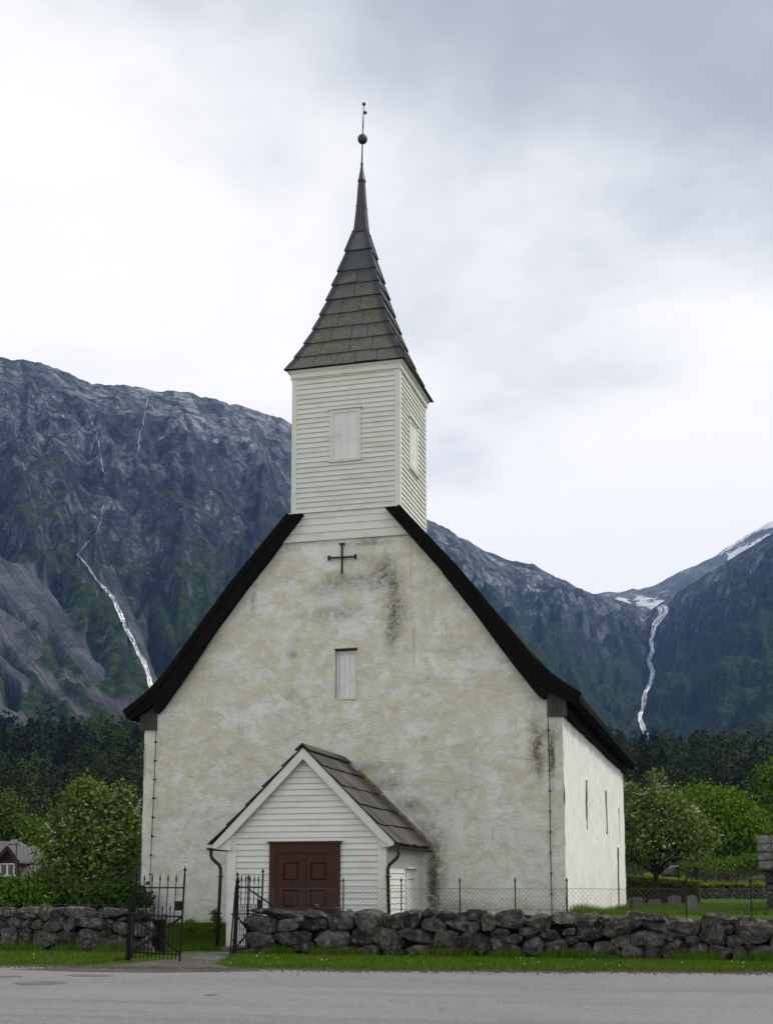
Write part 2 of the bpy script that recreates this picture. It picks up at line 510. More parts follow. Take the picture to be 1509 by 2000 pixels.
def stone_mat(name, cols, moss=0.15):
    m = Mat(name, 0.95, 0.1)
    g = m.n.new('ShaderNodeNewGeometry')
    pos = g.outputs['Position']
    r = m.objrand()
    n1 = m.noise(5, 7, 0.7, 0.4, pos); n2 = m.noise(34, 5, 0.75, 0.2, pos)
    c = m.ramp(m.math('ADD', m.math('MULTIPLY', n1, 0.6), m.math('MULTIPLY', n2, 0.4)), [(0.40, cols[0]), (0.52, cols[1]), (0.63, cols[2])])
    c = m.mix(1.0, c, m.ramp(r, [(0, (0.60, 0.59, 0.58)), (0.5, (1, 0.98, 0.94)), (1, (1.45, 1.46, 1.46))]), 'MULTIPLY')
    lw = m.math('MULTIPLY', m.rng(m.noise(9, 5, 0.7, 0.6, m.map((1, 1, 1), (5, 2, 8), src=pos)), 0.565, 0.62), 0.6)
    c = m.mix(lw, c, (0.33, 0.34, 0.31))
    nz = m.n.new('ShaderNodeSeparateXYZ'); m.l.new(g.outputs['Normal'], nz.inputs[0])
    ms = m.math('MULTIPLY', m.rng(nz.outputs[2], 0.45, 0.9), m.rng(m.noise(2.3, 5, 0.7, 0.5, m.map((1, 1, 1), (1, 7, 3), src=pos)), 0.60 - moss * 0.2, 0.70 - moss * 0.2))
    c = m.mix(ms, c, m.ramp(n2, [(0.3, (0.05, 0.055, 0.012)), (0.7, (0.16, 0.145, 0.03))]))
    m.color(c); m.bump(m.noise(7, 8, 0.75, 0.5, pos), 1.0, 0.10); m.bump(n2, 0.8, 0.02)
    return m.m


STONE = stone_mat('dark_field_stone', [(0.024, 0.0235, 0.0225), (0.096, 0.092, 0.086), (0.25, 0.242, 0.228)])
STONE2 = stone_mat('pale_garden_stone', [(0.04, 0.04, 0.036), (0.10, 0.10, 0.09), (0.19, 0.185, 0.17)], 0.0)
M_ = Mat('gravestone', 0.75, 0.3)
M_.color(M_.mix(M_.math('MULTIPLY', M_.objrand(), 0.6), M_.ramp(M_.noise(9, 6, 0.7), [(0.3, (0.11, 0.112, 0.115)), (0.7, (0.25, 0.25, 0.24))]), (0.10, 0.092, 0.085)))
M_.bump(M_.noise(40, 4, 0.7), 0.3, 0.006)
GRAVE = M_.m

M_ = Mat('grass_ground', 0.95, 0.1)
n1 = M_.noise(0.6, 6, 0.65); n2 = M_.noise(9, 6, 0.75)
M_.color(M_.mix(M_.rng(n2, 0.3, 0.75), M_.mix(n1, (0.022, 0.042, 0.004), (0.042, 0.070, 0.007)), M_.mix(n1, (0.060, 0.115, 0.008), (0.090, 0.14, 0.014))))
M_.bump(n2, 0.8, 0.05)
GRASSG = M_.m


def leaf_mat(name, cols, rough=0.75, trans=0.3, wn_=0.3, ns_=0.8):
    m = Mat(name, rough, 0.08)
    r = m.geo('Random Per Island')
    n = m.noise(ns_, 4, 0.65)
    c = m.ramp(m.math('ADD', m.math('MULTIPLY', r, 1 - wn_), m.math('MULTIPLY', n, wn_)), [(0.15, cols[0]), (0.5, cols[1]), (0.80, cols[2])] + ([(0.92, cols[3])] if len(cols) > 3 else []))
    m.color(c)
    if trans > 0:
        t = m.n.new('ShaderNodeBsdfTranslucent'); m.l.new(c, t.inputs['Color'])
        mx = m.n.new('ShaderNodeMixShader'); mx.inputs[0].default_value = trans
        m.l.new(m.b.outputs[0], mx.inputs[1]); m.l.new(t.outputs[0], mx.inputs[2])
        m.l.new(mx.outputs[0], m.n['Material Output'].inputs['Surface'])
    return m.m


GRASS = leaf_mat('grass_blade', [(0.045, 0.085, 0.006), (0.085, 0.160, 0.009), (0.145, 0.205, 0.020), (0.23, 0.235, 0.06)], 0.75, 0.3, 0.5, 1.1)
LEAF_D = leaf_mat('leaf_dark_green', [(0.022, 0.048, 0.006), (0.048, 0.092, 0.012), (0.095, 0.145, 0.026)])
LEAF_R = leaf_mat('leaf_rowan_green', [(0.055, 0.100, 0.010), (0.110, 0.170, 0.022), (0.185, 0.245, 0.050)])
LEAF_M = leaf_mat('leaf_mid_green', [(0.038, 0.080, 0.005), (0.078, 0.150, 0.010), (0.14, 0.22, 0.020)])
LEAF_B = leaf_mat('leaf_bright_green', [(0.055, 0.115, 0.004), (0.105, 0.190, 0.007), (0.165, 0.250, 0.014)])
LEAF_O = leaf_mat('leaf_olive_green', [(0.040, 0.062, 0.010), (0.080, 0.115, 0.020), (0.125, 0.160, 0.040)])
HEDGE = leaf_mat('hedge_leaf', [(0.035, 0.055, 0.008), (0.075, 0.095, 0.010), (0.15, 0.16, 0.015)])
HEDGE_TOP = leaf_mat('hedge_new_shoot', [(0.12, 0.14, 0.01), (0.19, 0.195, 0.012), (0.26, 0.25, 0.02)])
BLOSSOM = leaf_mat('blossom_cream', [(0.42, 0.42, 0.28), (0.58, 0.57, 0.43), (0.70, 0.69, 0.56)], 0.8, 0.3)
M_ = Mat('bark', 0.95, 0.1); M_.color(M_.ramp(M_.noise(12, 5, 0.7, 0.3, M_.map((1, 1, 0.3))), [(0.3, (0.012, 0.010, 0.008)), (0.7, (0.045, 0.038, 0.030))])); BARK = M_.m
M_ = Mat('pale_bark', 0.9, 0.1); M_.color(M_.ramp(M_.noise(9, 5, 0.7, 0.3, M_.map((1, 1, 0.5))), [(0.3, (0.05, 0.045, 0.04)), (0.7, (0.20, 0.19, 0.17))])); PALEBARK = M_.m

M_ = Mat('asphalt', 0.85, 0.25)
n1 = M_.noise(0.35, 6, 0.6, 0.5, M_.map((0.5, 1.6, 1))); n2 = M_.noise(55, 4, 0.8); n3 = M_.vor(95)
c = M_.ramp(n2, [(0.30, (0.10, 0.10, 0.10)), (0.5, (0.222, 0.222, 0.220)), (0.70, (0.42, 0.42, 0.41))])
c = M_.mix(1.0, c, M_.ramp(n1, [(0.3, (0.84, 0.84, 0.85)), (0.7, (1.08, 1.08, 1.07))]), 'MULTIPLY')
gr2 = M_.noise(13, 6, 0.8)
c = M_.mix(1.0, c, M_.ramp(gr2, [(0.32, (0.74, 0.74, 0.74)), (0.5, (1, 1, 1)), (0.68, (1.22, 1.22, 1.21))]), 'MULTIPLY')
pale = M_.rng(M_.noise(0.22, 4, 0.55, 0.8, M_.map((0.35, 1.5, 1), (3, 1, 0), (0, 0, 0.22))), 0.5, 0.64, 0, 0.30)
c = M_.mix(pale, c, (0.30, 0.285, 0.255))
# tyre marks swinging round, wheel tracks
tr = M_.noise(0.5, 3, 0.5, 0.4, M_.map((0.10, 2.6, 1), (0, 3, 0), (0, 0, -0.16)))
c = M_.mix(M_.rng(tr, 0.56, 0.66, 0, 0.16), c, (0.10, 0.10, 0.105))
# cracks
ck = M_.vor(0.34, 'DISTANCE_TO_EDGE', M_.map((1, 1.6, 1), (0.3, 0.8, 0), (0, 0, 0.3)))
wob = M_.math('ADD', ck, M_.math('MULTIPLY', M_.math('SUBTRACT', M_.noise(4, 5, 0.7), 0.5), 0.10))
crk = M_.math('MULTIPLY', M_.rng(wob, 0.0, 0.010, 0.28, 0.0), M_.rng(M_.noise(0.25, 3, 0.5, 0, M_.map((1, 1, 1), (6, 6, 0))), 0.5, 0.56))
c = M_.mix(crk, c, (0.05, 0.05, 0.05))
M_.color(c); M_.bump(n2, 0.6, 0.012); M_.bump(n3, 0.35, 0.008)
ASPHALT = M_.m
M_ = Mat('asphalt_patch', 0.9, 0.2); M_.color(M_.ramp(M_.noise(50, 4, 0.8), [(0.25, (0.09, 0.09, 0.09)), (0.75, (0.20, 0.20, 0.20))])); M_.bump(M_.noise(50, 4, 0.8), 0.5, 0.01); PATCH = M_.m
M_ = Mat('gravel', 0.95, 0.15)
n2 = M_.noise(38, 5, 0.8); n1 = M_.noise(1.3, 5, 0.65)
c = M_.ramp(n2, [(0.25, (0.055, 0.050, 0.044)), (0.5, (0.12, 0.108, 0.095)), (0.78, (0.22, 0.205, 0.185))])
c = M_.mix(M_.rng(n1, 0.42, 0.66, 0, 0.6), c, (0.075, 0.066, 0.053))
M_.color(c); M_.bump(n2, 0.8, 0.03)
GRAVEL = M_.m
M_ = Mat('flagstone', 0.85, 0.25); M_.color(M_.ramp(M_.noise(6, 6, 0.7), [(0.3, (0.07, 0.07, 0.068)), (0.7, (0.15, 0.15, 0.145))])); M_.bump(M_.noise(20, 4, 0.7), 0.4, 0.01); FLAG = M_.m


def nz(x, y, z=0.0): return mnoise.noise(Vector((x, y, z)))
def fbm(x, y, z=0.0, o=4): return mnoise.fractal(Vector((x, y, z)), 0.9, 2.1, o)
def sst(a, b, v):
    t = min(1, max(0, (v - a) / (b - a))); return t * t * (3 - 2 * t)


# ================================================================== GROUND
def ground_z(x, y):
    if y < 27.35: return 0.02 * sst(24, 27, y)
    right = sst(-11.0, -10.3, x) * sst(27.74, 27.92, y)
    porchzone = sst(-8.4, -7.6, x)
    zl = 0.02 + 0.46 * sst(29.6, 33.0, y) * (1 - 0.0 * porchzone)
    if x < -14.2: zl = zl + (0.45 - 0.46 * sst(29.6, 33, y)) * sst(-14.2, -15.2, x) * sst(27.74, 27.92, y)
    zr = 0.66 + 0.16 * sst(29, 33, y)
    front = -10.9 < x
    z = zl
    if front: z = zl * (1 - porchzone) + zr * porchzone if y > 29.4 else zl + (0.45 + 0.21 * porchzone - zl) * right * (porchzone + (1 - porchzone) * 0.0)
    if x > -4.5 and y > 29.4:
        z = zr + (0.60 - zr) * sst(33.5, 42, y)
    z += 0.75 * math.exp(-((x - 4.6) / 3.2) ** 2 - ((y - 53.0) / 5.5) ** 2)
    z += 0.035 * sst(60, 95, y) * (y - 60) * (1 if y < 140 else 1)
    z += 0.03 * fbm(x * 0.4, y * 0.4) * sst(27.4, 29, y)
    return z


def spaced(a, b, n, p):
    return [a + (b - a) * (i / n) ** p for i in range(n + 1)]


gx = sorted(set([round(v, 3) for v in ([-v for v in spaced(18, 2500, 26, 3)] + spaced(10, 2500, 26, 3) + list(np.arange(-18, 10.01, 0.4)))]))
gy = sorted(set([round(v, 3) for v in (list(np.arange(-60, 20, 4.0)) + list(np.arange(20, 27.3, 0.6)) + [27.3, 27.5, 27.74, 27.8, 27.86, 27.92, 28.0] + list(np.arange(28.4, 60, 0.5)) + spaced(60, 600, 40, 2) + [700, 900, 1200, 1700, 2500])]))
gx = np.array(gx); gy = np.array(gy)


def z_ground_full(x, y):
    z = ground_z(x, min(y, 135.0))
    if y > 135: z += 0.0
    return z


V = np.array([(x, y, z_ground_full(x, y)) for y in gy for x in gx])
nx = len(gx)
q = []
for j in range(len(gy) - 1):
    a = np.arange(nx - 1) + j * nx
    q.append(np.stack([a, a + 1, a + 1 + nx, a + nx], 1))
ground = np_obj('ground', V, np.concatenate(q), GRASSG, smooth=True)
tag(ground, 'green grassy ground of the churchyard and verge', 'ground', kind='structure')


def sheet(name, poly, z, mat, label, cat):
    bm = bmesh.new()
    vs_ = [bm.verts.new((p[0], p[1], z)) for p in poly]
    bm.faces.new(vs_)
    me = bpy.data.meshes.new(name); bm.to_mesh(me); bm.free(); me.materials.append(mat)
    o = bpy.data.objects.new(name, me); link(o)
    return tag(o, label, cat, kind='structure')


def wav(x): return 0.12 * fbm(x * 0.7, 3.3) + 0.05 * fbm(x * 3.1, 8.3)
# the road's far edge, left to right
edge = [(-140, 17.5), (-40, 20.6)] + [(x, float(np.interp(x, [-22, -13.7, -6.2, 0.5, 8], [22.0, 22.45, 22.96, 24.2, 25.0])) + wav(x)) for x in np.arange(-22, 8.01, 0.25)] + [(40, 27.0), (140, 27.2)]
road = sheet('road', [(-140, -40), (140, -40)] + edge[::-1], 0.026, ASPHALT, 'grey worn asphalt road in the foreground', 'road')
gr_edge = [(x, y + 0.38 + (0.9 if False else 0.0) + 0.15 * nz(x * 1.3, 5.0)) for x, y in edge if -24 < x < 10]
_e = [p for p in edge if -24 < p[0] < 10]
mb = MB(); mb.v = [(x, y - 0.4, 0.022) for x, y in _e] + [(x, y + 0.42 + 0.18 * nz(x * 1.3, 5.0) + (0.22 if x < -9 else 0.0), 0.0225) for x, y in _e]
mb.f = [(k, k + 1, len(_e) + k + 1, len(_e) + k) for k in range(len(_e) - 1)]
gravel = tag(mb.build('gravel_shoulder', GRAVEL), 'strip of brown gravel along the road edge', 'gravel', kind='structure')
gp = [onZ(*p, 0.025) for p in ((20, 1893.5), (190, 1888), (255, 1882), (300, 1877), (345, 1872), (352, 1862), (440, 1860), (452, 1868), (440, 1874), (425, 1884), (470, 1894), (520, 1897), (300, 1900), (150, 1898))]
drive = sheet('gravel_drive', [(p[0], p[1]) for p in gp], 0.0305, GRAVEL, 'gravel entrance between the road and the iron gate', 'gravel')
pp = [onZ(*p, 0.03) for p in ((372, 1873), (385, 1864), (452, 1860), (450, 1870), (420, 1877))]
path = sheet('flagstone_path', [(p[0], p[1]) for p in pp], 0.036, FLAG, 'grey flagstone leading to the porch', 'path')
for i, (x, y, w, h, lb) in enumerate([(78, 1920, 0.95, 0.42, 'dark diamond asphalt patch on the left of the road'), (18, 1907, 0.55, 0.22, 'small dark asphalt patch at the left picture edge'),
                                      (412, 1943, 0.20, 0.16, 'tiny dark spot in the middle of the road'), (175, 1905, 1.0, 0.25, 'faint dark asphalt patch near the road edge left of the gate')]):
    c = onZ(x, y, 0.03)
    n_ = 14
    pts = []
    for k in range(n_):
        t = 2 * math.pi * k / n_
        rr = 1 / (abs(math.cos(t)) + abs(math.sin(t))) ** 0.75 * (1 + 0.12 * nz(k * 1.7, i * 3.1))
        pts.append((c[0] + w / 2 * math.cos(t) * rr, c[1] + h * 1.2 * math.sin(t) * rr))
    sheet('asphalt_patch', pts, 0.0302, PATCH, lb, 'road patch')


# ================================================================== TERRAIN BEHIND: wooded hillside, mountains
def interp(tab, x): return float(np.interp(x, [p[0] for p in tab], [p[1] for p in tab]))


# wooded hillside -------------------------------------------------
HT = [(-700, 1500), (0, 1478), (150, 1482), (300, 1490), (700, 1500), (1150, 1510), (1250, 1508), (1400, 1512), (1509, 1524), (2100, 1540)]
RA, RB = 125.0, 430.0


def hill_z(x, R):
    s = (R - RA) / (RB - RA)
    zc = polar(x, interp(HT, x) + 12, RB)[2]
    zb = 4.5
    return zb + (zc - zb) * (0.25 * s + 0.75 * s * s * (3 - 2 * s)) if s <= 1 else zc - (R - RB) * 0.10


hx = np.arange(-700, 2101, 40.0); hr = np.concatenate([[90, 105], np.linspace(RA, RB, 30), [470, 560, 700]])
V = []
for R in hr:
    for x in hx:
        d = hdir(x); V.append((d[0] * R, d[1] * R, (hill_z(x, R) if R >= RA else -3 + 7.5 * (R - 90) / 35) + 1.5 * nz(x * 0.02, R * 0.03)))
n_ = len(hx)
q = np.concatenate([np.stack([np.arange(n_ - 1) + j * n_, np.arange(n_ - 1) + 1 + j * n_, np.arange(n_ - 1) + 1 + (j + 1) * n_, np.arange(n_ - 1) + (j + 1) * n_], 1) for j in range(len(hr) - 1)])
M_ = Mat('forest_floor', 0.95, 0.1); M_.color(M_.ramp(M_.noise(0.12, 5, 0.7), [(0.3, (0.004, 0.006, 0.003)), (0.7, (0.012, 0.018, 0.005))])); FLOOR = M_.m
hill = np_obj('hillside', V, q, FLOOR, smooth=True)
tag(hill, 'dark wooded hillside behind the churchyard', 'hillside', kind='structure')

# mountains -------------------------------------------------------
RIDGE = [(-900, 640), (-400, 668), (-100, 690), (0, 698), (40, 704), (100, 728), (150, 746), (200, 751), (250, 758), (290, 765), (325, 760), (360, 768), (400, 776), (450, 790), (500, 806), (545, 818), (572, 829), (650, 868), (740, 930), (833, 1010), (880, 1036), (920, 1056), (960, 1076), (1000, 1091), (1050, 1106), (1100, 1130), (1150, 1152), (1190, 1164), (1240, 1176), (1268, 1186), (1283, 1190), (1300, 1182), (1330, 1164), (1370, 1140), (1400, 1122), (1450, 1092), (1509, 1058), (1600, 1000), (1800, 900), (2300, 800)]
RR1 = [(-900, 1500), (0, 1500), (400, 1600), (833, 1950), (1150, 2300), (1275, 2500), (1400, 2250), (1600, 1900), (2300, 1700)]
RR0 = [(-900, 620), (0, 620), (150, 640), (300, 700), (600, 640), (1000, 800), (1200, 1150), (1265, 1300), (1330, 1150), (1509, 850), (2300, 700)]
mx_ = np.concatenate([np.arange(-600, -40, 10.0), np.arange(-40, 620, 2.2), np.arange(620, 820, 10), np.arange(820, 1560, 2.2), np.arange(1560, 2300, 14)])
S = np.concatenate([np.linspace(0, 1, 260), 1 + np.linspace(0.01, 0.4, 8)])


def ridged(x, y, z=0.0):
    return 1 - abs(mnoise.noise(Vector((x, y, z)))) * 2


# slab areas (bare granite), in photo position: polygon-like soft boxes
def slab_mask(px, py):
    m = 0
    for (x0, y0, x1, y1, w) in [(-120, 1040, 90, 1200, 50), (-150, 1110, 60, 1270, 45), (60, 1160, 180, 1330, 30), (30, 1280, 190, 1440, 13), (-140, 1320, 70, 1440, 34), (-60, 1250, 40, 1330, 14), (110, 1330, 330, 1440, 16), (215, 1150, 300, 1360, 20)]:
        dx, dy = x1 - x0, y1 - y0
        L = math.hypot(dx, dy); t = ((px - x0) * dx + (py - y0) * dy) / (L * L)
        dd = abs((px - x0) * dy - (py - y0) * dx) / L
        if -0.05 < t < 1.05:
            e_ = min(1, max(0, (t + 0.05) * 8)) * min(1, max(0, (1.05 - t) * 8))
            m = max(m, e_ * (1 - sst(w * 0.5, w, dd)))
    return m


V = np.zeros((len(S), len(mx_), 3)); SLAB = np.zeros((len(S), len(mx_))); HGT = np.zeros((len(S), len(mx_))); SU = np.zeros((len(S), len(mx_)))
for i, x in enumerate(mx_):
    ry = interp(RIDGE, x); r1 = interp(RR1, x); r0 = interp(RR0, x)
    d = hdir(x)
    zr = polar(x, ry, r1)[2]
    zb = polar(x, 1500, r0)[2]
    u = x / 60.0
    for j, s in enumerate(S):
        R = r0 + (r1 - r0) * s
        if s <= 1:
            # apparent elevation rises steadily, with steeper cliff in the middle
            yy = 1500 + (ry - 1500) * (0.10 * s + 0.90 * (s ** 0.72))
            z = polar(x, yy, R)[2]
        else:
            z = zr - (s - 1) * 60
            yy = ry
        env = min(1.0, s * 6) * (0.10 + 0.90 * (1 - sst(0.80, 1.0, s))) if s <= 1 else 0.10
        P_ = (d[0] * R, d[1] * R)
        wx = x + 26 * mnoise.noise(Vector((x / 90, s * 6, 4)))
        skew = 45 * s if x < 700 else (-70 * (1 - s) if x < 1265 else 70 * (1 - s))
        g1 = ridged((wx + skew * 3) / 150, s * 1.3, 3.0)      # big ribs running down the slope
        g2 = ridged((wx + skew * 2) / 44, s * 4.2, 7.7)
        g3 = 0.55 * mnoise.fractal(Vector((P_[0] / 60, P_[1] / 60, z / 60)), 0.75, 2.1, 5) + 0.45 * (mnoise.ridged_multi_fractal(Vector((P_[0] / 75, P_[1] / 75, z / 75)), 0.8, 2.1, 5, 1.0, 2.0) - 1.1)
        g4 = mnoise.noise(Vector((P_[0] / 9, P_[1] / 9, z / 9)))
        sm = slab_mask(x, yy)
        SLAB[j, i] = min(1.0, max(0.0, sm + 0.9 * (g3 if False else mnoise.fractal(Vector((x / 24, yy / 24, 5.0)), 0.8, 2.0, 4)) * (1 if sm > 0.02 else 0)))
        SU[j, i] = x - (yy - 1040) * 0.8
        rough_ = (1 - 0.92 * sm)
        # benches: cliffs and ledges
        st = math.sin(z / 26.0 + 3.0 * mnoise.noise(Vector((x / 130, s * 3, 9))))
        dz = env * (32 * (1 - 0.9 * sm) * (g1 - 0.6) + rough_ * (14 * (g2 - 0.6) + 13 * g3 + 5.0 * g4 + 4 * st))
        k = R / 1500.0
        z2 = z + dz * (0.55 + 0.45 * k)
        # cliffs and ledges: steepen between wavering levels
        tl_ = z2 / 62.0 + 0.9 * mnoise.fractal(Vector((x / 120, s * 2.0, 14.0)), 0.8, 2.0, 3)
        fr_ = tl_ - math.floor(tl_)
        z2 += env * rough_ * 30.0 * (sst(0.25, 0.75, fr_) - fr_) * (0.6 + 0.4 * k)
        if s <= 1.0: z2 += 2.2 * mnoise.fractal(Vector((x / 26, 2.0, 1.0)), 0.8, 2.0, 4) * sst(0.9, 1, s) * k
        V[j, i] = (P_[0], P_[1], z2); HGT[j, i] = s
nxm = len(mx_)
idx = np.arange(len(S) * nxm).reshape(len(S), nxm)
q = np.stack([idx[:-1, :-1], idx[:-1, 1:], idx[1:, 1:], idx[1:, :-1]], -1).reshape(-1, 4)
M_ = Mat('mountain_rock_and_scrub', 0.95, 0.1)
slab = M_.attr('slab'); hgt = M_.attr('hgt')
gn = M_.n.new('ShaderNodeNewGeometry'); nzv = M_.n.new('ShaderNodeSeparateXYZ'); M_.l.new(gn.outputs['Normal'], nzv.inputs[0])
nb = M_.noise(0.006, 6, 0.65, 0.6); nm = M_.noise(0.03, 7, 0.72, 0.4); nf = M_.noise(0.16, 5, 0.75, 0.2)
streak = M_.noise(0.045, 6, 0.7, 0.5, M_.map((1, 1, 0.28)))
nff = M_.noise(0.33, 5, 0.8, 0.3, M_.map((1, 1, 0.7)))
rock = M_.ramp(M_.math('ADD', M_.math('MULTIPLY', streak, 0.45), M_.math('ADD', M_.math('MULTIPLY', nf, 0.25), M_.math('MULTIPLY', nff, 0.30))), [(0.33, (0.010, 0.012, 0.015)), (0.48, (0.034, 0.040, 0.047)), (0.60, (0.078, 0.088, 0.098)), (0.74, (0.24, 0.255, 0.265))])
veg = M_.ramp(nf, [(0.35, (0.004, 0.009, 0.003)), (0.50, (0.015, 0.031, 0.007)), (0.66, (0.047, 0.078, 0.016))])
vg = M_.math('ADD', M_.math('MULTIPLY', nb, 0.55), M_.math('MULTIPLY', nm, 0.45))
vg = M_.math('ADD', vg, M_.math('MULTIPLY', M_.math('SUBTRACT', nzv.outputs[2], 0.72), 0.38))
vg = M_.math('ADD', vg, M_.rng(hgt, 0.15, 0.95, 0.17, -0.15))
vg = M_.math('ADD', vg, M_.attr('vegb'))
vf = M_.math('MULTIPLY', M_.rng(vg, 0.44, 0.55), M_.rng(slab, 0.1, 0.6, 1.0, 0.0))
cb_ = M_.n.new('ShaderNodeCombineXYZ'); M_.l.new(M_.attr('su'), cb_.inputs[0]); M_.l.new(M_.math('MULTIPLY', hgt, 3.0), cb_.inputs[1])
srk = M_.ramp(M_.noise(0.20, 8, 0.75, 0.0, cb_.outputs[0]), [(0.34, (0.030, 0.032, 0.038)), (0.50, (0.075, 0.078, 0.086)), (0.64, (0.135, 0.137, 0.145)), (0.78, (0.26, 0.265, 0.27))])
spk = M_.math('MULTIPLY', M_.rng(M_.noise(0.085, 7, 0.8, 0.3, M_.map((1, 1, 1.9))), 0.55, 0.63), M_.rng(hgt, 0.3, 0.95, 0.15, 0.85))
topl = M_.ramp(M_.noise(0.028, 8, 0.75, 0.5, M_.map((0.75, 0.75, 2.4), (11, 7, 3))), [(0.32, (0.045, 0.052, 0.060)), (0.48, (0.12, 0.13, 0.14)), (0.60, (0.21, 0.22, 0.225)), (0.74, (0.36, 0.37, 0.37))])
rock = M_.mix(M_.rng(M_.math('ADD', hgt, M_.math('MULTIPLY', M_.math('SUBTRACT', nb, 0.5), 0.9)), 0.66, 1.02), rock, topl)
rock = M_.mix(M_.math('MULTIPLY', spk, 0.6), rock, (0.26, 0.275, 0.28))
dco = M_.n.new('ShaderNodeVectorMath'); dco.operation = 'MULTIPLY_ADD'
_nz = M_.n.new('ShaderNodeTexNoise'); _nz.inputs['Scale'].default_value = 0.03; _nz.inputs['Detail'].default_value = 4; M_.l.new(M_.co, _nz.inputs['Vector'])
M_.l.new(_nz.outputs['Color'], dco.inputs[0]); dco.inputs[1].default_value = (34, 34, 34); M_.l.new(M_.map((1, 1, 0.55)), dco.inputs[2])
for sc_, lo_, hi_ in ((0.024, 0.55, 1.55), (0.075, 0.50, 1.60), (0.19, 0.62, 1.42)):
    vc = M_.sep(M_.vor(sc_, 'F1', dco.outputs[0], 'Color'))[0]
    rock = M_.mix(1.0, rock, M_.ramp(vc, [(0.0, (lo_,) * 3), (1.0, (hi_,) * 3)]), 'MULTIPLY')
ckk = M_.rng(M_.vor(0.040, 'DISTANCE_TO_EDGE', dco.outputs[0]), 0.0, 0.075, 0.7, 0.0)
rock = M_.mix(ckk, rock, (0.012, 0.013, 0.016))
rock = M_.mix(1.0, rock, M_.ramp(nff, [(0.34, (0.45, 0.45, 0.46)), (0.5, (0.88, 0.88, 0.89)), (0.66, (1.40, 1.40, 1.40))]), 'MULTIPLY')
crv = M_.rng(M_.noise(0.05, 6, 0.75, 0.6, M_.map((1.3, 1.3, 0.5), (90, 20, 40))), 0.40, 0.47, 0.85, 0.0)
rock = M_.mix(crv, rock, (0.010, 0.010, 0.012))
rock = M_.mix(slab, rock, srk)
rock = M_.mix(M_.math('MULTIPLY', slab, 0.9), rock, M_.mix(1.0, rock, M_.mix(1.0, M_.ramp(M_.sep(M_.vor(0.05, 'F1', dco.outputs[0], 'Color'))[1], [(0.0, (0.5, 0.5, 0.52)), (1.0, (1.25, 1.25, 1.25))]), M_.ramp(nff, [(0.34, (0.6, 0.6, 0.6)), (0.66, (1.35, 1.35, 1.35))]), 'MULTIPLY'), 'MULTIPLY'))
M_.color(M_.mix(vf, rock, veg))
M_.bump(nf, 0.6, 4)
ROCKM = M_.m
mount = np_obj('mountain', V.reshape(-1, 3), q, ROCKM, smooth=False, attrs={'slab': SLAB.ravel(), 'hgt': HGT.ravel(), 'su': SU.ravel(), 'vegb': np.tile([0.10 * sst(820, 900, x) + 0.06 * sst(1280, 1380, x) for x in mx_], len(S))})
tag(mount, 'steep rocky mountainsides on both sides of the valley', 'mountain', kind='structure')
MV = V

# far snowy mountain
FR = [(950, 1190), (1100, 1168), (1180, 1156), (1230, 1152), (1260, 1149), (1290, 1143), (1320, 1128), (1340, 1117), (1380, 1101), (1410, 1088), (1440, 1070), (1475, 1048), (1509, 1030), (1600, 990), (1800, 940), (2200, 900)]
fx = np.arange(950, 2200, 4.0); fs = np.linspace(0, 1.15, 90)
V = np.zeros((len(fs), len(fx), 3))
for i, x in enumerate(fx):
    d = hdir(x); ry = interp(FR, x)
    for j, s in enumerate(fs):
        R = 2600 + 600 * s
        yy = 1260 + (ry - 1260) * min(1, s) ** 0.8
        z = polar(x, yy, R)[2] if s <= 1 else polar(x, ry, 3200)[2] - (s - 1) * 300
        e_ = 0.12 + 0.88 * (1 - sst(0.75, 1, s))
        z += e_ * (45 * mnoise.fractal(Vector((d[0] * R / 220, d[1] * R / 220, 1)), 0.8, 2.1, 5)) + 5 * mnoise.noise(Vector((x / 22, s, 4)))
        V[j, i] = (d[0] * R, d[1] * R, z)
idx = np.arange(V.shape[0] * V.shape[1]).reshape(V.shape[:2])
q = np.stack([idx[:-1, :-1], idx[:-1, 1:], idx[1:, 1:], idx[1:, :-1]], -1).reshape(-1, 4)
M_ = Mat('far_rock_with_snow', 0.95, 0.1)
a = M_.noise(0.017, 6, 0.7, 0.4); b_ = M_.noise(0.006, 5, 0.6, 0.6, M_.map((1, 1, 2.2)))
rk = M_.ramp(a, [(0.3, (0.07, 0.085, 0.085)), (0.6, (0.17, 0.185, 0.18)), (0.8, (0.30, 0.30, 0.30))])
sn = M_.rng(M_.math('ADD', M_.math('MULTIPLY', b_, 0.7), M_.math('MULTIPLY', a, 0.3)), 0.515, 0.54)
M_.color(M_.mix(sn, rk, (0.8, 0.82, 0.85)))
M_.bump(a, 0.8, 30)
far = np_obj('mountain', V.reshape(-1, 3), q, M_.m, smooth=True)
tag(far, 'distant mountain with snow patches at the head of the valley', 'mountain', kind='structure')

# waterfalls lie on the mountain surface
mtree = BVHTree.FromPolygons([tuple(p) for p in MV.reshape(-1, 3)], [tuple(int(k) for k in f) for f in np.stack([np.arange(len(S) * nxm).reshape(len(S), nxm)[:-1, :-1], np.arange(len(S) * nxm).reshape(len(S), nxm)[:-1, 1:], np.arange(len(S) * nxm).reshape(len(S), nxm)[1:, 1:], np.arange(len(S) * nxm).reshape(len(S), nxm)[1:, :-1]], -1).reshape(-1, 4)])
M_ = Mat('falling_white_water', 0.6, 0.3)
M_.color(M_.ramp(M_.noise(0.25, 5, 0.75, 0.5, M_.map((1, 1, 0.3))), [(0.3, (0.88, 0.89, 0.90)), (0.55, (0.95, 0.955, 0.96))]))
FALL = M_.m


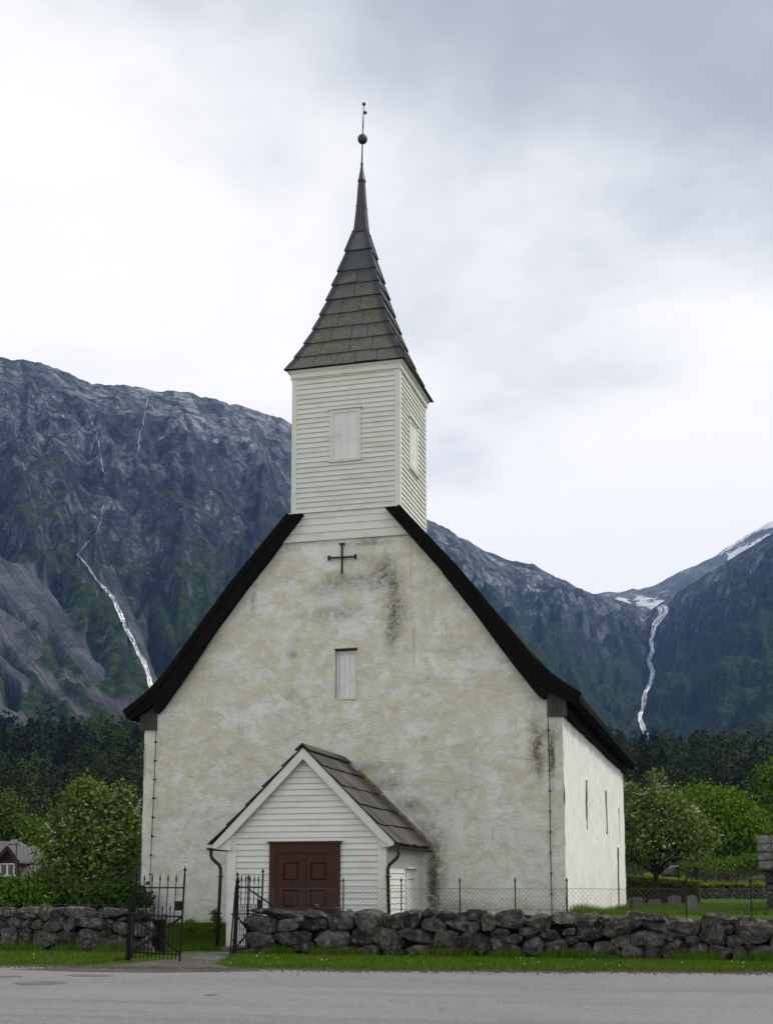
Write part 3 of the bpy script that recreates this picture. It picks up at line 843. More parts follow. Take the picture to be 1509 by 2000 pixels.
def waterfall(pts, widths, label, strands=1, seed=0, jit=3.0):
    rnd = random.Random(seed)
    mb = MB()
    total = [0.0]
    for k in range(1, len(pts)):
        total.append(total[-1] + math.hypot(pts[k][0] - pts[k - 1][0], pts[k][1] - pts[k - 1][1]))
    for st_ in range(strands):
        n = int(total[-1] / 3.0)
        prev = None
        off = 0.0
        ph = rnd.random() * 50
        for k in range(n + 1):
            t = total[-1] * k / n
            x = np.interp(t, total, [p[0] for p in pts]); y = np.interp(t, total, [p[1] for p in pts]); w = np.interp(t, total, widths)
            off = ((st_ / max(1, strands - 1) - 0.5) * 0.75 * w + mnoise.noise(Vector((t / 40, 3.0, 9.0))) * w * 0.35 + mnoise.noise(Vector((t / 26, ph, st_ * 9.0))) * w * 0.28 if strands > 1 else mnoise.noise(Vector((t / 22, ph, st_ * 9.0))) * w * 0.3) + jit * mnoise.noise(Vector((t / 7, ph + 5, 2)))
            hw = max(0.25, 0.8 * w * (0.5 if strands == 1 else 0.13) * (0.15 + 2.2 * abs(mnoise.noise(Vector((t / 8, ph + 9, 1))))))
            if rnd.random() < 0.04 and strands > 1: prev = None; continue
            if strands == 1:
                hw *= 0.25 + 1.5 * max(0.0, mnoise.noise(Vector((t / 11, ph + 20, 3))) + 0.35)
                hw = max(hw, 0.10)
            row = []
            for e_ in (-1, 0, 1):
                r = Vector(ray(x + off + e_ * hw, y)).normalized()
                hit = mtree.ray_cast(Vector(CAMP), r)
                if hit[0] is None: row = None; break
                row.append(hit[0] - r * (3.0 + 0.25 * st_ + (0.4 if e_ == 0 else 0)) + Vector((0, 0, 0.6)))
            if row is None: prev = None; continue
            b = len(mb.v)
            mb.v += [tuple(p) for p in row]
            if prev is not None:
                for e_ in (0, 1): mb.f.append((prev + e_, prev + e_ + 1, b + e_ + 1, b + e_))
            prev = b
    o = mb.build('waterfall', FALL, None, True)
    recenter(o, mb.v[-1])
    return tag(o, label, 'waterfall', 'waterfalls on the mountainsides')


waterfall([(150, 1083), (172, 1108), (190, 1135), (207, 1152), (222, 1172), (236, 1198), (243, 1225), (258, 1248), (265, 1268), (280, 1292), (288, 1315), (296, 1338), (302, 1352)], [2, 3, 5, 8, 10, 10, 10, 9, 9, 10, 9, 11, 13], 'long white waterfall tumbling down the left mountain beside the church roof', 6, 1, 0.6)
waterfall([(172, 800), (178, 822), (188, 845), (193, 870), (198, 895), (203, 925)], [0.6, 1.5, 1.2, 0.9, 0.6, 0.4], 'thin white water thread high on the left mountain', 1, 2)
waterfall([(207, 978), (200, 995), (198, 1015), (190, 1040), (172, 1060), (152, 1083)], [0.5, 1.2, 1.0, 0.8, 0.6, 1.0], 'thin stream link above the long left waterfall', 1, 3)
waterfall([(290, 772), (286, 795), (280, 825), (273, 850), (270, 885)], [0.8, 1.2, 1.0, 0.8, 0.5], 'narrow waterfall dropping from the left mountain crest', 1, 4)
waterfall([(1272, 1178), (1284, 1186), (1290, 1200), (1279, 1225), (1270, 1250), (1273, 1272), (1266, 1290), (1275, 1312), (1270, 1332), (1258, 1355), (1255, 1380), (1248, 1402), (1254, 1425), (1266, 1446)], [22, 26, 20, 12, 8, 8, 8, 9, 8, 9, 9, 9, 11, 14], 'white waterfall in the valley notch right of the church', 8, 5, 0.4)

# ---- the air: even pale haze
hb = MB().box((-2900, -200, -8), (2900, 3500, 880))
M_ = bpy.data.materials.new('haze_air'); M_.use_nodes = True
M_.node_tree.nodes.remove(M_.node_tree.nodes['Principled BSDF'])
pv = M_.node_tree.nodes.new('ShaderNodeVolumePrincipled')
pv.inputs['Color'].default_value = (0.24, 0.46, 1.0, 1)
pv.inputs['Density'].default_value = 0.00010
M_.node_tree.links.new(pv.outputs[0], M_.node_tree.nodes['Material Output'].inputs['Volume'])
haze = hb.build('haze', M_)
tag(haze, 'pale blue haze filling the valley air', 'haze', kind='stuff')


# ================================================================== CHURCH
church = thing('church', (XC, YC, 0), 'white plastered stone church with square clapboard tower and tarred black roof', 'church')

# roof cross-section: half width, height of upper and lower surface
R_OUT = [(0.0, 13.45), (1.6, 11.62), (3.2, 9.82), (4.55, 8.1), (5.15, 7.33), (5.62, 6.88), (5.98, 6.60), (6.30, 6.37)]
R_IN = [(0.0, 13.02), (1.15, 11.68), (2.8, 9.70), (4.1, 8.03), (4.72, 7.22), (5.25, 6.68), (5.75, 6.33), (6.18, 6.12)]


def roof_under(x):
    return float(np.interp(abs(x - XC), [p[0] for p in R_IN], [p[1] for p in R_IN]))


def grid_wall(name, u0, u1, z0, ztop, to_world, mat, holes=(), step=0.09, amp=0.02, seed=0.0, depth=0.35, flip=False):
    """displaced plaster wall; holes = list of (ua, ub, za, zb) cut through with reveals"""
    us = set(np.linspace(u0, u1, max(2, int((u1 - u0) / step))).round(4)); zmax = max(ztop(u) for u in np.linspace(u0, u1, 80))
    zs = set(np.linspace(z0, zmax, max(2, int((zmax - z0) / step))).round(4))
    for (a, b, c, d) in holes:
        us |= {round(a, 4), round(b, 4)}; zs |= {round(c, 4), round(d, 4)}
    us = sorted(us); zs = sorted(zs)
    vid = {}; mb = MB()

    def disp(u, z):
        return amp * (1.6 * mnoise.fractal(Vector((u * 0.7 + seed, z * 0.7, 3)), 0.9, 2.1, 4) + 0.7 * mnoise.fractal(Vector((u * 3.1 + seed, z * 3.1, 9)), 0.8, 2.1, 3))

    def vert(i, j):
        if (i, j) not in vid:
            u, z = us[i], zs[j]
            zt = ztop(u)
            z = min(z, zt)
            o_ = disp(u, z)
            uu = u
            if i in (0, len(us) - 1): uu = u + 1.0 * amp * mnoise.fractal(Vector((z * 1.1 + seed, 7.0 + i, 3)), 0.8, 2.0, 3)
            vid[(i, j)] = len(mb.v); mb.v.append(tuple(to_world(uu, o_, z)))
        return vid[(i, j)]
    for i in range(len(us) - 1):
        for j in range(len(zs) - 1):
            um, zm = (us[i] + us[i + 1]) / 2, (zs[j] + zs[j + 1]) / 2
            if zs[j] >= ztop(us[i]) and zs[j] >= ztop(us[i + 1]): continue
            if any(a < um < b and c < zm < d for a, b, c, d in holes): continue
            f = (vert(i, j), vert(i + 1, j), vert(i + 1, j + 1), vert(i, j + 1))
            mb.f.append(f if not flip else f[::-1])
    for (a, b, c, d) in holes:
        loop = [(u, c) for u in us if a <= u <= b] + [(b, z) for z in zs if c < z <= d] + [(u, d) for u in reversed(us) if a <= u < b] + [(a, z) for z in reversed(zs) if c < z < d]
        fr = []
        bk = []
        for (u, z) in loop:
            i, j = us.index(u), zs.index(z)
            fr.append(vert(i, j)); bk.append(len(mb.v)); mb.v.append(tuple(to_world(u, -depth, z)))
        n = len(loop)
        for k in range(n):
            k2 = (k + 1) % n
            f = (fr[k], bk[k], bk[k2], fr[k2])
            mb.f.append(f)
    return mb.build(name, mat, church, True)


win = [(XC - 0.27, XC + 0.33, 6.55, 7.85)]
grid_wall('wall', XL, XR, 0.2, lambda u: min(roof_under(u) + 0.06, 12.9), lambda u, o, z: (u, YC - o, z), PLASTER, win, 0.085, 0.022, 1.0, 0.22)
slits = [(37.92, 38.32, 3.2, 4.62), (43.7, 44.1, 3.26, 4.72), (48.62, 49.0, 3.2, 4.4), (47.55, 48.15, 0.35, 2.93)]
sidew = grid_wall('wall', YC, YB, 0.2, lambda u: 6.45, lambda u, o, z: (XR + o, u, z), PLASTER_SIDE, slits, 0.13, 0.022, 20.0, 0.45)
grid_wall('wall', YC, YB, 0.2, lambda u: 6.45, lambda u, o, z: (XL - o, u, z), PLASTER_SIDE, (), 0.3, 0.025, 40.0, flip=True)
grid_wall('wall', XL, XR, 0.2, lambda u: roof_under(u) + 0.05, lambda u, o, z: (u, YB + o, z), PLASTER_SIDE, (), 0.4, 0.02, 60.0, flip=True)
for (a, b, c, d) in slits[:3]:
    p = MB().box((XR - 0.47, a - 0.02, c - 0.02), (XR - 0.40, b + 0.02, d + 0.02)).build('window_pane', GLASS, church)
    MB().box((XR - 0.40, (a + b) / 2 - 0.012, c), (XR - 0.385, (a + b) / 2 + 0.012, d)).build('glazing_bar', IRON, p)
a, b, c, d = slits[3]
MB().box((XR - 0.46, a - 0.02, c), (XR - 0.39, b + 0.02, d + 0.02)).build('side_door', GREYWOOD, church)

# small gable window: frame and three narrow boards
fr = MB()
a, b, c, d = win[0]
yw = YC + 0.10
fr.box((a + 0.005, yw, c + 0.01), (a + 0.075, yw + 0.07, d - 0.01)).box((b - 0.075, yw, c + 0.01), (b - 0.005, yw + 0.07, d - 0.01))
fr.box((a + 0.075, yw, d - 0.09), (b - 0.075, yw + 0.07, d - 0.012)).box((a + 0.075, yw, c + 0.012), (b - 0.075, yw + 0.07, c + 0.06))
wf = fr.build('window_frame', WHITE, church)
for k in range(3):
    w0 = a + 0.078 + k * (b - a - 0.156) / 3
    MB().box((w0 + 0.002, yw + 0.035, c + 0.06), (w0 + (b - a - 0.156) / 3 - 0.004, yw + 0.06, d - 0.09)).build('shutter_board', SHUTTER, wf)
MB().hexa([(a - 0.03, YC - 0.03, c - 0.05), (b + 0.03, YC - 0.03, c - 0.05), (b + 0.03, yw + 0.01, c - 0.05), (a - 0.03, yw + 0.01, c - 0.05),
           (a - 0.03, YC - 0.03, c - 0.02), (b + 0.03, YC - 0.03, c - 0.02), (b + 0.03, yw + 0.01, c + 0.012), (a - 0.03, yw + 0.01, c + 0.012)]).build('window_sill', WHITE, church)
MB().box((a - 0.02, YC - 0.025, d + 0.0), (b + 0.02, YC + 0.1, d + 0.045)).build('window_lintel', GREYWOOD, church)

# wrought iron wall-tie cross
cx_, cz_ = XC - 0.07, 10.40
icr = MB()
yi = YC - 0.09
icr.beam((cx_, yi, cz_ - 0.48), (cx_, yi, cz_ + 0.36), 0.045, 0.045).beam((cx_ - 0.36, yi - 0.002, cz_), (cx_ + 0.37, yi - 0.002, cz_ - 0.01), 0.043, 0.043)
for (p0, dx, dz) in (((cx_ - 0.37, cz_), 0.02, 0.065), ((cx_ + 0.38, cz_ - 0.01), 0.02, 0.065), ((cx_, cz_ + 0.37), 0.07, 0.022)):
    icr.box((p0[0] - dx - 0.006, yi - 0.034, p0[1] - dz), (p0[0] + dx + 0.006, yi + 0.034, p0[1] + dz))
icr.box((cx_ - 0.03, yi, cz_ - 0.03), (cx_ + 0.03, YC + 0.05, cz_ + 0.03))
icr.build('iron_cross', RUST, church)

# wide white boards at the head of the gable
for k, (za, zb) in enumerate([(10.93, 11.16), (11.16, 11.38), (11.38, 11.57), (11.57, 11.76)]):
    def half(z): return float(np.interp(z, [p[1] for p in R_IN][::-1], [p[0] for p in R_IN][::-1])) + 0.06
    ha, hb_ = half(za), half(zb)
    o0, o1 = 0.075, 0.05
    MB().hexa([(XC - ha, YC - o0, za - 0.012), (XC + ha, YC - o0, za - 0.012), (XC + ha, YC - 0.01, za - 0.012), (XC - ha, YC - 0.01, za - 0.012),
               (XC - hb_, YC - o1, zb), (XC + hb_, YC - o1, zb), (XC + hb_, YC - 0.01, zb), (XC - hb_, YC - 0.01, zb)]).build('gable_board', WHITE_T, church)

# main roof: tarred wooden shell with kicked-out eaves
YV = YC - 0.27
for s in (-1, 1):
    mb = MB()
    ysplit = YC - 0.06 + 2 * 1.545
    for (ya, yb_, ny, lo_cut) in ((YV, ysplit, 8, True), (ysplit + 0.002, YB + 0.3, 34, False)):
        ys = list(np.linspace(ya, yb_, ny))
        o_, i_ = list(R_OUT), list(R_IN)
        if lo_cut:   # the tower stands here: the slopes stop at its foot
            o_ = [(1.57, 11.655)] + o_[2:]; i_ = [(1.17, 11.655)] + i_[2:]
        prof = [(XC + s * x, z) for x, z in o_] + [(XC + s * x, z) for x, z in reversed(i_)]
        n = len(prof); b0_ = len(mb.v)
        for j, y in enumerate(ys):
            for k, (x, z) in enumerate(prof):
                w_ = 0.014 * nz(x * 2.2, y * 1.5, z * 2.0) if 0 < k < n - 1 else 0
                sag = -0.03 * math.sin(math.pi * (y - YV) / (YB + 0.3 - YV))
                mb.v.append((x + w_, y, z + w_ + sag))
        for j in range(len(ys) - 1):
            for k in range(n):
                k2 = (k + 1) % n
                f = (b0_ + j * n + k, b0_ + j * n + k2, b0_ + (j + 1) * n + k2, b0_ + (j + 1) * n + k)
                mb.f.append(f if s > 0 else f[::-1])
        c0 = tuple(b0_ + k for k in range(n)); c1 = tuple(b0_ + (len(ys) - 1) * n + k for k in range(n))
        mb.f.append(c0[::-1] if s > 0 else c0); mb.f.append(c1 if s > 0 else c1[::-1])
    roof = mb.build('roof', TAR, church)
    # layered barge boards along the verge, in overlapping lengths
    seg = [(1.56, 11.60)] + [((R_OUT[i][0] * 0.86 + R_IN[i][0] * 0.14), R_OUT[i][1] * 0.86 + R_IN[i][1] * 0.14) for i in range(2, len(R_OUT))]
    for i in range(len(seg) - 1):
        a3 = Vector((XC + s * seg[i][0], YV - 0.03 - 0.004 * (i % 2), seg[i][1])); b3 = Vector((XC + s * seg[i + 1][0], YV - 0.03 - 0.004 * (i % 2), seg[i + 1][1]))
        d = (b3 - a3).normalized()
        MB().beam(a3 - d * 0.05, b3 + d * 0.04, 0.055, 0.17, (0, 0, 1)).build('barge_board', TAR, roof)
    pts = [(2.85, 10.0), (4.0, 8.72), (5.15, 7.30), (5.60, 6.92), (5.60, 6.62), (5.47, 6.52), (5.44, 6.29), (5.36, 6.27), (5.22, 6.38), (4.72, 7.04), (4.3, 7.62), (3.6, 8.62), (2.75, 9.74)]
    k_ = len(pts)
    mb = MB()
    mb.v = [(XC + s * x, YV - 0.012, z) for x, z in pts] + [(XC + s * x, YC - 0.105, z) for x, z in pts]
    mb.f = [tuple(range(k_)) if s < 0 else tuple(range(k_))[::-1], tuple(range(k_, 2 * k_))[::-1] if s < 0 else tuple(range(k_, 2 * k_))] + [((q_, k_ + q_, k_ + (q_ + 1) % k_, (q_ + 1) % k_) if s < 0 else (q_, (q_ + 1) % k_, k_ + (q_ + 1) % k_, k_ + q_)) for q_ in range(k_)]
    mb.build('verge_board', TAR, roof)
    # eave fascia along the side
    MB().beam((XC + s * 6.27, YV + 0.01, 6.26), (XC + s * 6.27, YB + 0.28, 6.24), 0.05, 0.16).build('eave_fascia', TAR, roof)
    # rafters' soffit boards under the kick (dark)
    for y in np.arange(YC + 0.9, YB, 1.3):
        MB().beam((XC + s * 5.7, y, 6.26), (XC + s * 6.26, y, 6.02), 0.12, 0.12).build('rafter_tail', TAR, roof)
    # grey plank box closing the end of the eave
    x0, x1 = 5.44, 5.93
    npl = 4
    for k in range(npl):
        xa, xb = x0 + (x1 - x0) * k / npl, x0 + (x1 - x0) * (k + 1) / npl
        za = float(np.interp(xa, [p[0] for p in R_IN], [p[1] for p in R_IN])) + 0.05; zb = float(np.interp(xb, [p[0] for p in R_IN], [p[1] for p in R_IN])) + 0.05
        yo = YC - 0.10 - 0.008 * (k % 2)
        lo_ = 5.84 + 0.02 * random.random()
        pa, pb = XC + s * (xa + 0.003), XC + s * (xb - 0.003)
        if s > 0: P8 = [(pa, yo, lo_), (pb, yo, lo_), (pb, YC + 0.1, lo_), (pa, YC + 0.1, lo_), (pa, yo, za), (pb, yo, zb), (pb, YC + 0.1, zb), (pa, YC + 0.1, za)]
        else: P8 = [(pb, yo, lo_), (pa, yo, lo_), (pa, YC + 0.1, lo_), (pb, YC + 0.1, lo_), (pb, yo, zb), (pa, yo, za), (pa, YC + 0.1, za), (pb, YC + 0.1, zb)]
        MB().hexa(P8).build('eave_plank', GREYWOOD, church)
    MB().box((XC + min(s * 5.80, s * 5.95), YC + 0.10, 5.86), (XC + max(s * 5.80, s * 5.95), YB, 6.36)).build('eave_beam', TAR, church)
    # lightning conductor with clips
    pts = [(XC + s * 5.45, YC - 0.06, 5.86), (XC + s * 5.47, YC - 0.065, 4.2), (XC + s * (5.51 if s < 0 else 5.46), YC - 0.07, 2.4), (XC + s * (5.54 if s < 0 else 5.47), YC - 0.07, 0.4)]
    cb = MB().tube(pts, 0.011, 6).build('lightning_cable', IRON, church)
    for k in range(9):
        z = 5.5 - k * 0.52
        xq = float(np.interp(-z, [-p[2] for p in pts], [p[0] for p in pts]))
        MB().box((xq - 0.02, YC - 0.09, z - 0.025), (xq + 0.02, YC - 0.02, z + 0.025)).build('cable_clip', IRON, cb)

# ------------------------------------------------------------------ tower
HT_ = 1.545
TY0 = YC - 0.06; TYC = TY0 + HT_; TY1 = TY0 + 2 * HT_
TZ0, TZ1 = 11.74, 15.72
tower = MB().box((XC - HT_ + 0.03, TY0 + 0.03, 11.76), (XC + HT_ - 0.03, TY1 - 0.03, TZ1)).box((XC - 1.2, TY0 + 0.2, 10.8), (XC + 1.2, TY1 - 0.2, 11.758)).build('tower', WHITE_T, church)
# faces: (origin fn) front, right, back, left
FACES = {'f': lambda u, o, z: (XC + u, TY0 + 0.03 - o, z), 'r': lambda u, o, z: (XC + HT_ - 0.03 + o, TYC + u, z),
         'b': lambda u, o, z: (XC - u, TY1 - 0.03 + o, z), 'l': lambda u, o, z: (XC - HT_ + 0.03 - o, TYC - u, z)}


def board(fn, ua0, ub0, ua1, ub1, z0, z1, o0, o1, back=-0.01):
    return MB().hexa([fn(ua0, o0, z0), fn(ub0, o0, z0), fn(ub0, back, z0), fn(ua0, back, z0), fn(ua1, o1, z1), fn(ub1, o1, z1), fn(ub1, back, z1), fn(ua1, back, z1)])


rows = 28
for key, fn in FACES.items():
    zs0 = TZ0 if key in 'fb' else 10.9
    st = (TZ1 - TZ0) / rows
    k0 = 0 if key in 'fb' else -6
    for k in range(k0, rows):
        za = TZ0 + k * st + 0.003 * random.uniform(-1, 1); zb = TZ0 + (k + 1) * st + 0.012
        if key in 'lr' and k < 0: pass
        board(fn, -HT_ + 0.14, HT_ - 0.14, -HT_ + 0.14, HT_ - 0.14, za, zb, 0.048 + 0.004 * random.random(), 0.012).build('clapboard', WHITE_T, tower)
# corner boards
for sx in (-1, 1):
    for sy in (-1, 1):
        x, y = XC + sx * (HT_ + 0.012), TYC + sy * (HT_ + 0.012)
        zlo = 11.74 if sy < 0 else 11.3
        MB().box((min(x, x - sx * 0.15), min(y, y - sy * 0.035), zlo), (max(x, x - sx * 0.15), max(y, y - sy * 0.035), TZ1 + 0.01)).build('corner_board', WHITE_T, tower)
        MB().box((min(x + sx * 0.004, x - sx * 0.031), min(y - sy * 0.036, y - sy * 0.15), zlo - 0.3), (max(x + sx * 0.004, x - sx * 0.031), max(y - sy * 0.036, y - sy * 0.15), TZ1 + 0.012)).build('corner_board', WHITE_T, tower)
# drip ledge under the tower front
MB().hexa([(XC - HT_ - 0.06, TY0 - 0.055, 11.715), (XC + HT_ + 0.04, TY0 - 0.055, 11.715), (XC + HT_ + 0.04, TY0 + 0.05, 11.715), (XC - HT_ - 0.06, TY0 + 0.05, 11.715),
           (XC - HT_ - 0.06, TY0 - 0.05, 11.735), (XC + HT_ + 0.04, TY0 - 0.05, 11.735), (XC + HT_ + 0.04, TY0 + 0.05, 11.755), (XC - HT_ - 0.06, TY0 + 0.05, 11.755)]).build('drip_board', WHITE_T, tower)
# cornice mouldings and soffit
SW = 1.70; SZ = 15.86
MB().box((XC - HT_ - 0.05, TY0 - 0.05, TZ1 - 0.10), (XC + HT_ + 0.05, TY1 + 0.05, TZ1 + 0.02)).build('frieze', WHITE_T, tower)
MB().hexa([(XC - HT_ - 0.045, TY0 - 0.045, TZ1 + 0.021), (XC + HT_ + 0.045, TY0 - 0.045, TZ1 + 0.021), (XC + HT_ + 0.045, TY1 + 0.045, TZ1 + 0.021), (XC - HT_ - 0.045, TY1 + 0.045, TZ1 + 0.021),
           (XC - SW + 0.03, TYC - SW + 0.03, SZ - 0.03), (XC + SW - 0.03, TYC - SW + 0.03, SZ - 0.03), (XC + SW - 0.03, TYC + SW - 0.03, SZ - 0.03), (XC - SW + 0.03, TYC + SW - 0.03, SZ - 0.03)]).build('cornice', WHITE_T, tower)
MB().box((XC - SW, TYC - SW, SZ - 0.029), (XC + SW, TYC + SW, SZ - 0.002)).build('eave_board', TAR, tower)
# hooks below the eave
for (x, y) in ((XC - HT_ - 0.02, TY0 - 0.05), (XC + HT_ + 0.03, TY0 - 0.02), (XC + HT_ + 0.03, TY1)):
    c = Vector((x, y - 0.03, TZ1 - 0.14))
    MB().tube([c + Vector((0, 0.03 * math.cos(t), 0.03 * math.sin(t))) for t in np.linspace(0, 5.6, 9)], 0.006, 5).build('iron_hook', ZINC, tower)
# shuttered openings on front and side
for key in ('f', 'r', 'l', 'b'):
    fn = FACES[key]
    if key == 'f': ua, ub, za, zb = -0.34, 0.345, 13.2, 14.5
    else: ua, ub, za, zb = -0.42, 0.38, 13.2, 14.5
    fr = MB()
    for (p, q_, r0, r1) in ((ua - 0.10, ua, za - 0.02, zb + 0.10), (ub, ub + 0.10, za - 0.02, zb + 0.10), (ua, ub, zb + 0.0, zb + 0.099)):
        fr.hexa([fn(p, 0.065, r0), fn(q_, 0.065, r0), fn(q_, -0.005, r0), fn(p, -0.005, r0), fn(p, 0.065, r1), fn(q_, 0.065, r1), fn(q_, -0.005, r1), fn(p, -0.005, r1)])
    fr.build('window_casing', WHITE_T, tower)
    board(fn, ua - 0.14, ub + 0.14, ua - 0.14, ub + 0.14, zb + 0.101, zb + 0.145, 0.11, 0.10).build('window_hood', WHITE_T, tower)
    board(fn, ua - 0.13, ub + 0.13, ua - 0.13, ub + 0.13, za - 0.10, za - 0.021, 0.085, 0.10).build('window_sill', WHITE_T, tower)
    for k in range(3):
        w_ = (ub - ua) / 3
        board(fn, ua + k * w_ + 0.003, ua + (k + 1) * w_ - 0.003, ua + k * w_ + 0.003, ua + (k + 1) * w_ - 0.003, za - 0.018, zb - 0.012, 0.045 + 0.002 * k, 0.044 + 0.002 * k).build('shutter_board', SHUTTER, tower)

# ------------------------------------------------------------------ spire
SP = [(1.645, 15.87), (1.43, 16.30), (1.22, 16.77), (1.03, 17.26), (0.875, 17.74), (0.73, 18.23), (0.60, 18.73), (0.475, 19.20), (0.305, 19.89), (0.165, 20.55)]
core = MB()
for w, z in SP:
    for (sx, sy) in ((-1, -1), (1, -1), (1, 1), (-1, 1)): core.v.append((XC + sx * (w - 0.03), TYC + sy * (w - 0.03), z))
for i in range(len(SP) - 1):
    for k in range(4):
        core.f.append((4 * i + k, 4 * i + (k + 1) % 4, 4 * i + 4 + (k + 1) % 4, 4 * i + 4 + k))
core.f.append((3, 2, 1, 0)); core.f.append(tuple(4 * (len(SP) - 1) + k for k in range(4)))
spire = core.build('spire', HIPM, church)
SFN = [lambda u, w, z: (XC + u, TYC - w, z), lambda u, w, z: (XC + w, TYC + u, z), lambda u, w, z: (XC - u, TYC + w, z), lambda u, w, z: (XC - w, TYC - u, z)]
for fi, fn in enumerate(SFN):
    for i in range(len(SP) - 1):
        (w0, z0), (w1, z1) = SP[i], SP[i + 1]
        n = max(1, round(2 * w0 / 0.66))
        if i >= 7: n = 1
        sk = random.Random(fi * 31 + i)
        cuts0 = [-1.0] + [(-1 + 2 * (k + 1) / n) + sk.uniform(-0.12, 0.12) / n * 2 for k in range(n - 1)] + [1.0]
        for k in range(n):
            a0, b0 = cuts0[k] * w0, cuts0[k + 1] * w0
            sc1 = w1 / w0
            a1 = -w1 if k == 0 else max(-w1, min(w1, a0 * (0.45 + 0.55 * sc1))); b1 = w1 if k == n - 1 else max(-w1, min(w1, b0 * (0.45 + 0.55 * sc1)))
            if b1 - a1 < 0.02: a1, b1 = (a1 + b1) / 2 - 0.01, (a1 + b1) / 2 + 0.01
            g = 0.008
            jz = sk.uniform(-0.02, 0.012); l0 = 0.066 + sk.uniform(0, 0.022); l1 = 0.014
            MB().hexa([fn(a0 + g, w0 + l0, z0 + jz), fn(b0 - g, w0 + l0, z0 + jz), fn(b0 - g, w0 + l0 - 0.034, z0 + jz - 0.012), fn(a0 + g, w0 + l0 - 0.034, z0 + jz - 0.012),
                       fn(a1 + g, w1 + l1, z1 + 0.03), fn(b1 - g, w1 + l1, z1 + 0.03), fn(b1 - g, w1 - 0.025, z1 + 0.02), fn(a1 + g, w1 - 0.025, z1 + 0.02)]).build('slate', SLATE, spire)
for (sx, sy) in ((-1, -1), (1, -1), (1, 1), (-1, 1)):
    for i in range(len(SP) - 1):
        (w0, z0), (w1, z1) = SP[i], SP[i + 1]
        hw0, hw1 = 0.15, 0.13 if i < 7 else 0.08
        e0, e1 = 0.11, 0.05
        def hp(w, z, e_, h, side):
            if side == 0: return (XC + sx * (w + e_), TYC + sy * (w + e_), z)
            if side == 1: return (XC + sx * (w + e_ - 0.01 - h), TYC + sy * (w + e_ - 0.004), z)
            return (XC + sx * (w + e_ - 0.004), TYC + sy * (w + e_ - 0.01 - h), z)
        p = [hp(w0, z0 - 0.015, e0, hw0, 1), hp(w0, z0 - 0.02, e0, hw0, 0), hp(w0, z0 - 0.015, e0, hw0, 2), hp(w0 - 0.05, z0, e0 - 0.06, 0.0, 0),
             hp(w1, z1 + 0.03, e1, hw1, 1), hp(w1, z1 + 0.03, e1, hw1, 0), hp(w1, z1 + 0.03, e1, hw1, 2), hp(w1 - 0.05, z1, e1 - 0.06, 0.0, 0)]
        MB().hexa(p if sx * sy > 0 else p).build('hip_cap', HIPM, spire)
top = MB()
UPP = [(0.215, 20.50), (0.185, 20.70), (0.152, 21.1), (0.125, 21.45), (0.10, 21.9), (0.085, 22.2)]
for w, z in UPP:
    for (sx, sy) in ((-1, -1), (1, -1), (1, 1), (-1, 1)): top.v.append((XC + sx * w, TYC + sy * w, z))
for i in range(len(UPP) - 1):
    for k in range(4): top.f.append((4 * i + k, 4 * i + (k + 1) % 4, 4 * i + 4 + (k + 1) % 4, 4 * i + 4 + k))
top.f.append(tuple(4 * (len(UPP) - 1) + k for k in range(4)))
top.build('spire_sheath', LEAD, spire)
for z, w in ((20.52, 0.232), (21.35, 0.142)):
    MB().box((XC - w, TYC - w, z), (XC + w, TYC + w, z + 0.035)).build('sheath_band', LEAD, spire)
MB().lathe((XC, TYC, 0), [(0.001, 22.16), (0.115, 22.17), (0.125, 22.21), (0.105, 22.25), (0.06, 22.5), (0.028, 22.72), (0.045, 22.73), (0.045, 22.765), (0.02, 22.78), (0.001, 22.79)], 14).build('spire_cap', LEAD, spire, True)
MB().tube([(XC, TYC, 22.7), (XC + 0.03, TYC, 24.0), (XC + 0.06, TYC, 24.66)], [0.022, 0.016, 0.012], 8).build('finial_rod', IRON, spire, True)
MB().sphere((XC + 0.02, TYC, 23.54), 0.148, 20, 12).build('finial_ball', LEAD, spire, True)
MB().sphere((XC + 0.06, TYC, 24.66), 0.055, 14, 8).build('finial_ball', LEAD, spire, True)
MB().sphere((XC + 0.105, TYC - 0.01, 24.37), 0.052, 14, 8).build('finial_ball', LEAD, spire, True)
vd = Vector((XC, TYC, 0)).normalized()
va = Vector((XC + 0.05, TYC, 24.2))
MB().beam(va, va + vd * 0.35, 0.012, 0.16).build('wind_vane', IRON, spire)

# ------------------------------------------------------------------ porch
PX0, PX1 = -11.97, -8.01
PY = 29.69
PXC = -10.03
RZ, EZ = 4.93, 2.62       # ridge and eave height of the roof top
EX0, EX1 = -12.36, -7.74
SLP = (RZ - EZ) / (EX1 - PXC)
pw = MB().add([(PX0 + 0.03, PY + 0.03, 0.0), (PX1 - 0.03, PY + 0.03, 0.0), (PX1 - 0.03, PY + 0.03, 2.62), (PXC, PY + 0.03, 4.66), (PX0 + 0.03, PY + 0.03, 2.62),
               (PX0 + 0.03, YC - 0.02, 0.0), (PX1 - 0.03, YC - 0.02, 0.0), (PX1 - 0.03, YC - 0.02, 2.62), (PXC, YC - 0.02, 4.66), (PX0 + 0.03, YC - 0.02, 2.62)],
              [(0, 1, 2, 3, 4), (9, 8, 7, 6, 5), (0, 5, 6, 1), (1, 6, 7, 2), (2, 7, 8, 3), (3, 8, 9, 4), (4, 9, 5, 0)])
porch = pw.build('porch', WHITE, church)
pf = lambda u, o, z: (u, PY + 0.03 - o, z)
st = 0.1445
z = 0.10
DX0, DX1, DZ = -10.90, -9.13, 2.55


def slope_x(z, side):   # inner edge of the gable under the barge board
    d = (4.66 - z) / 1.036
    return PXC + side * min(d, 9)


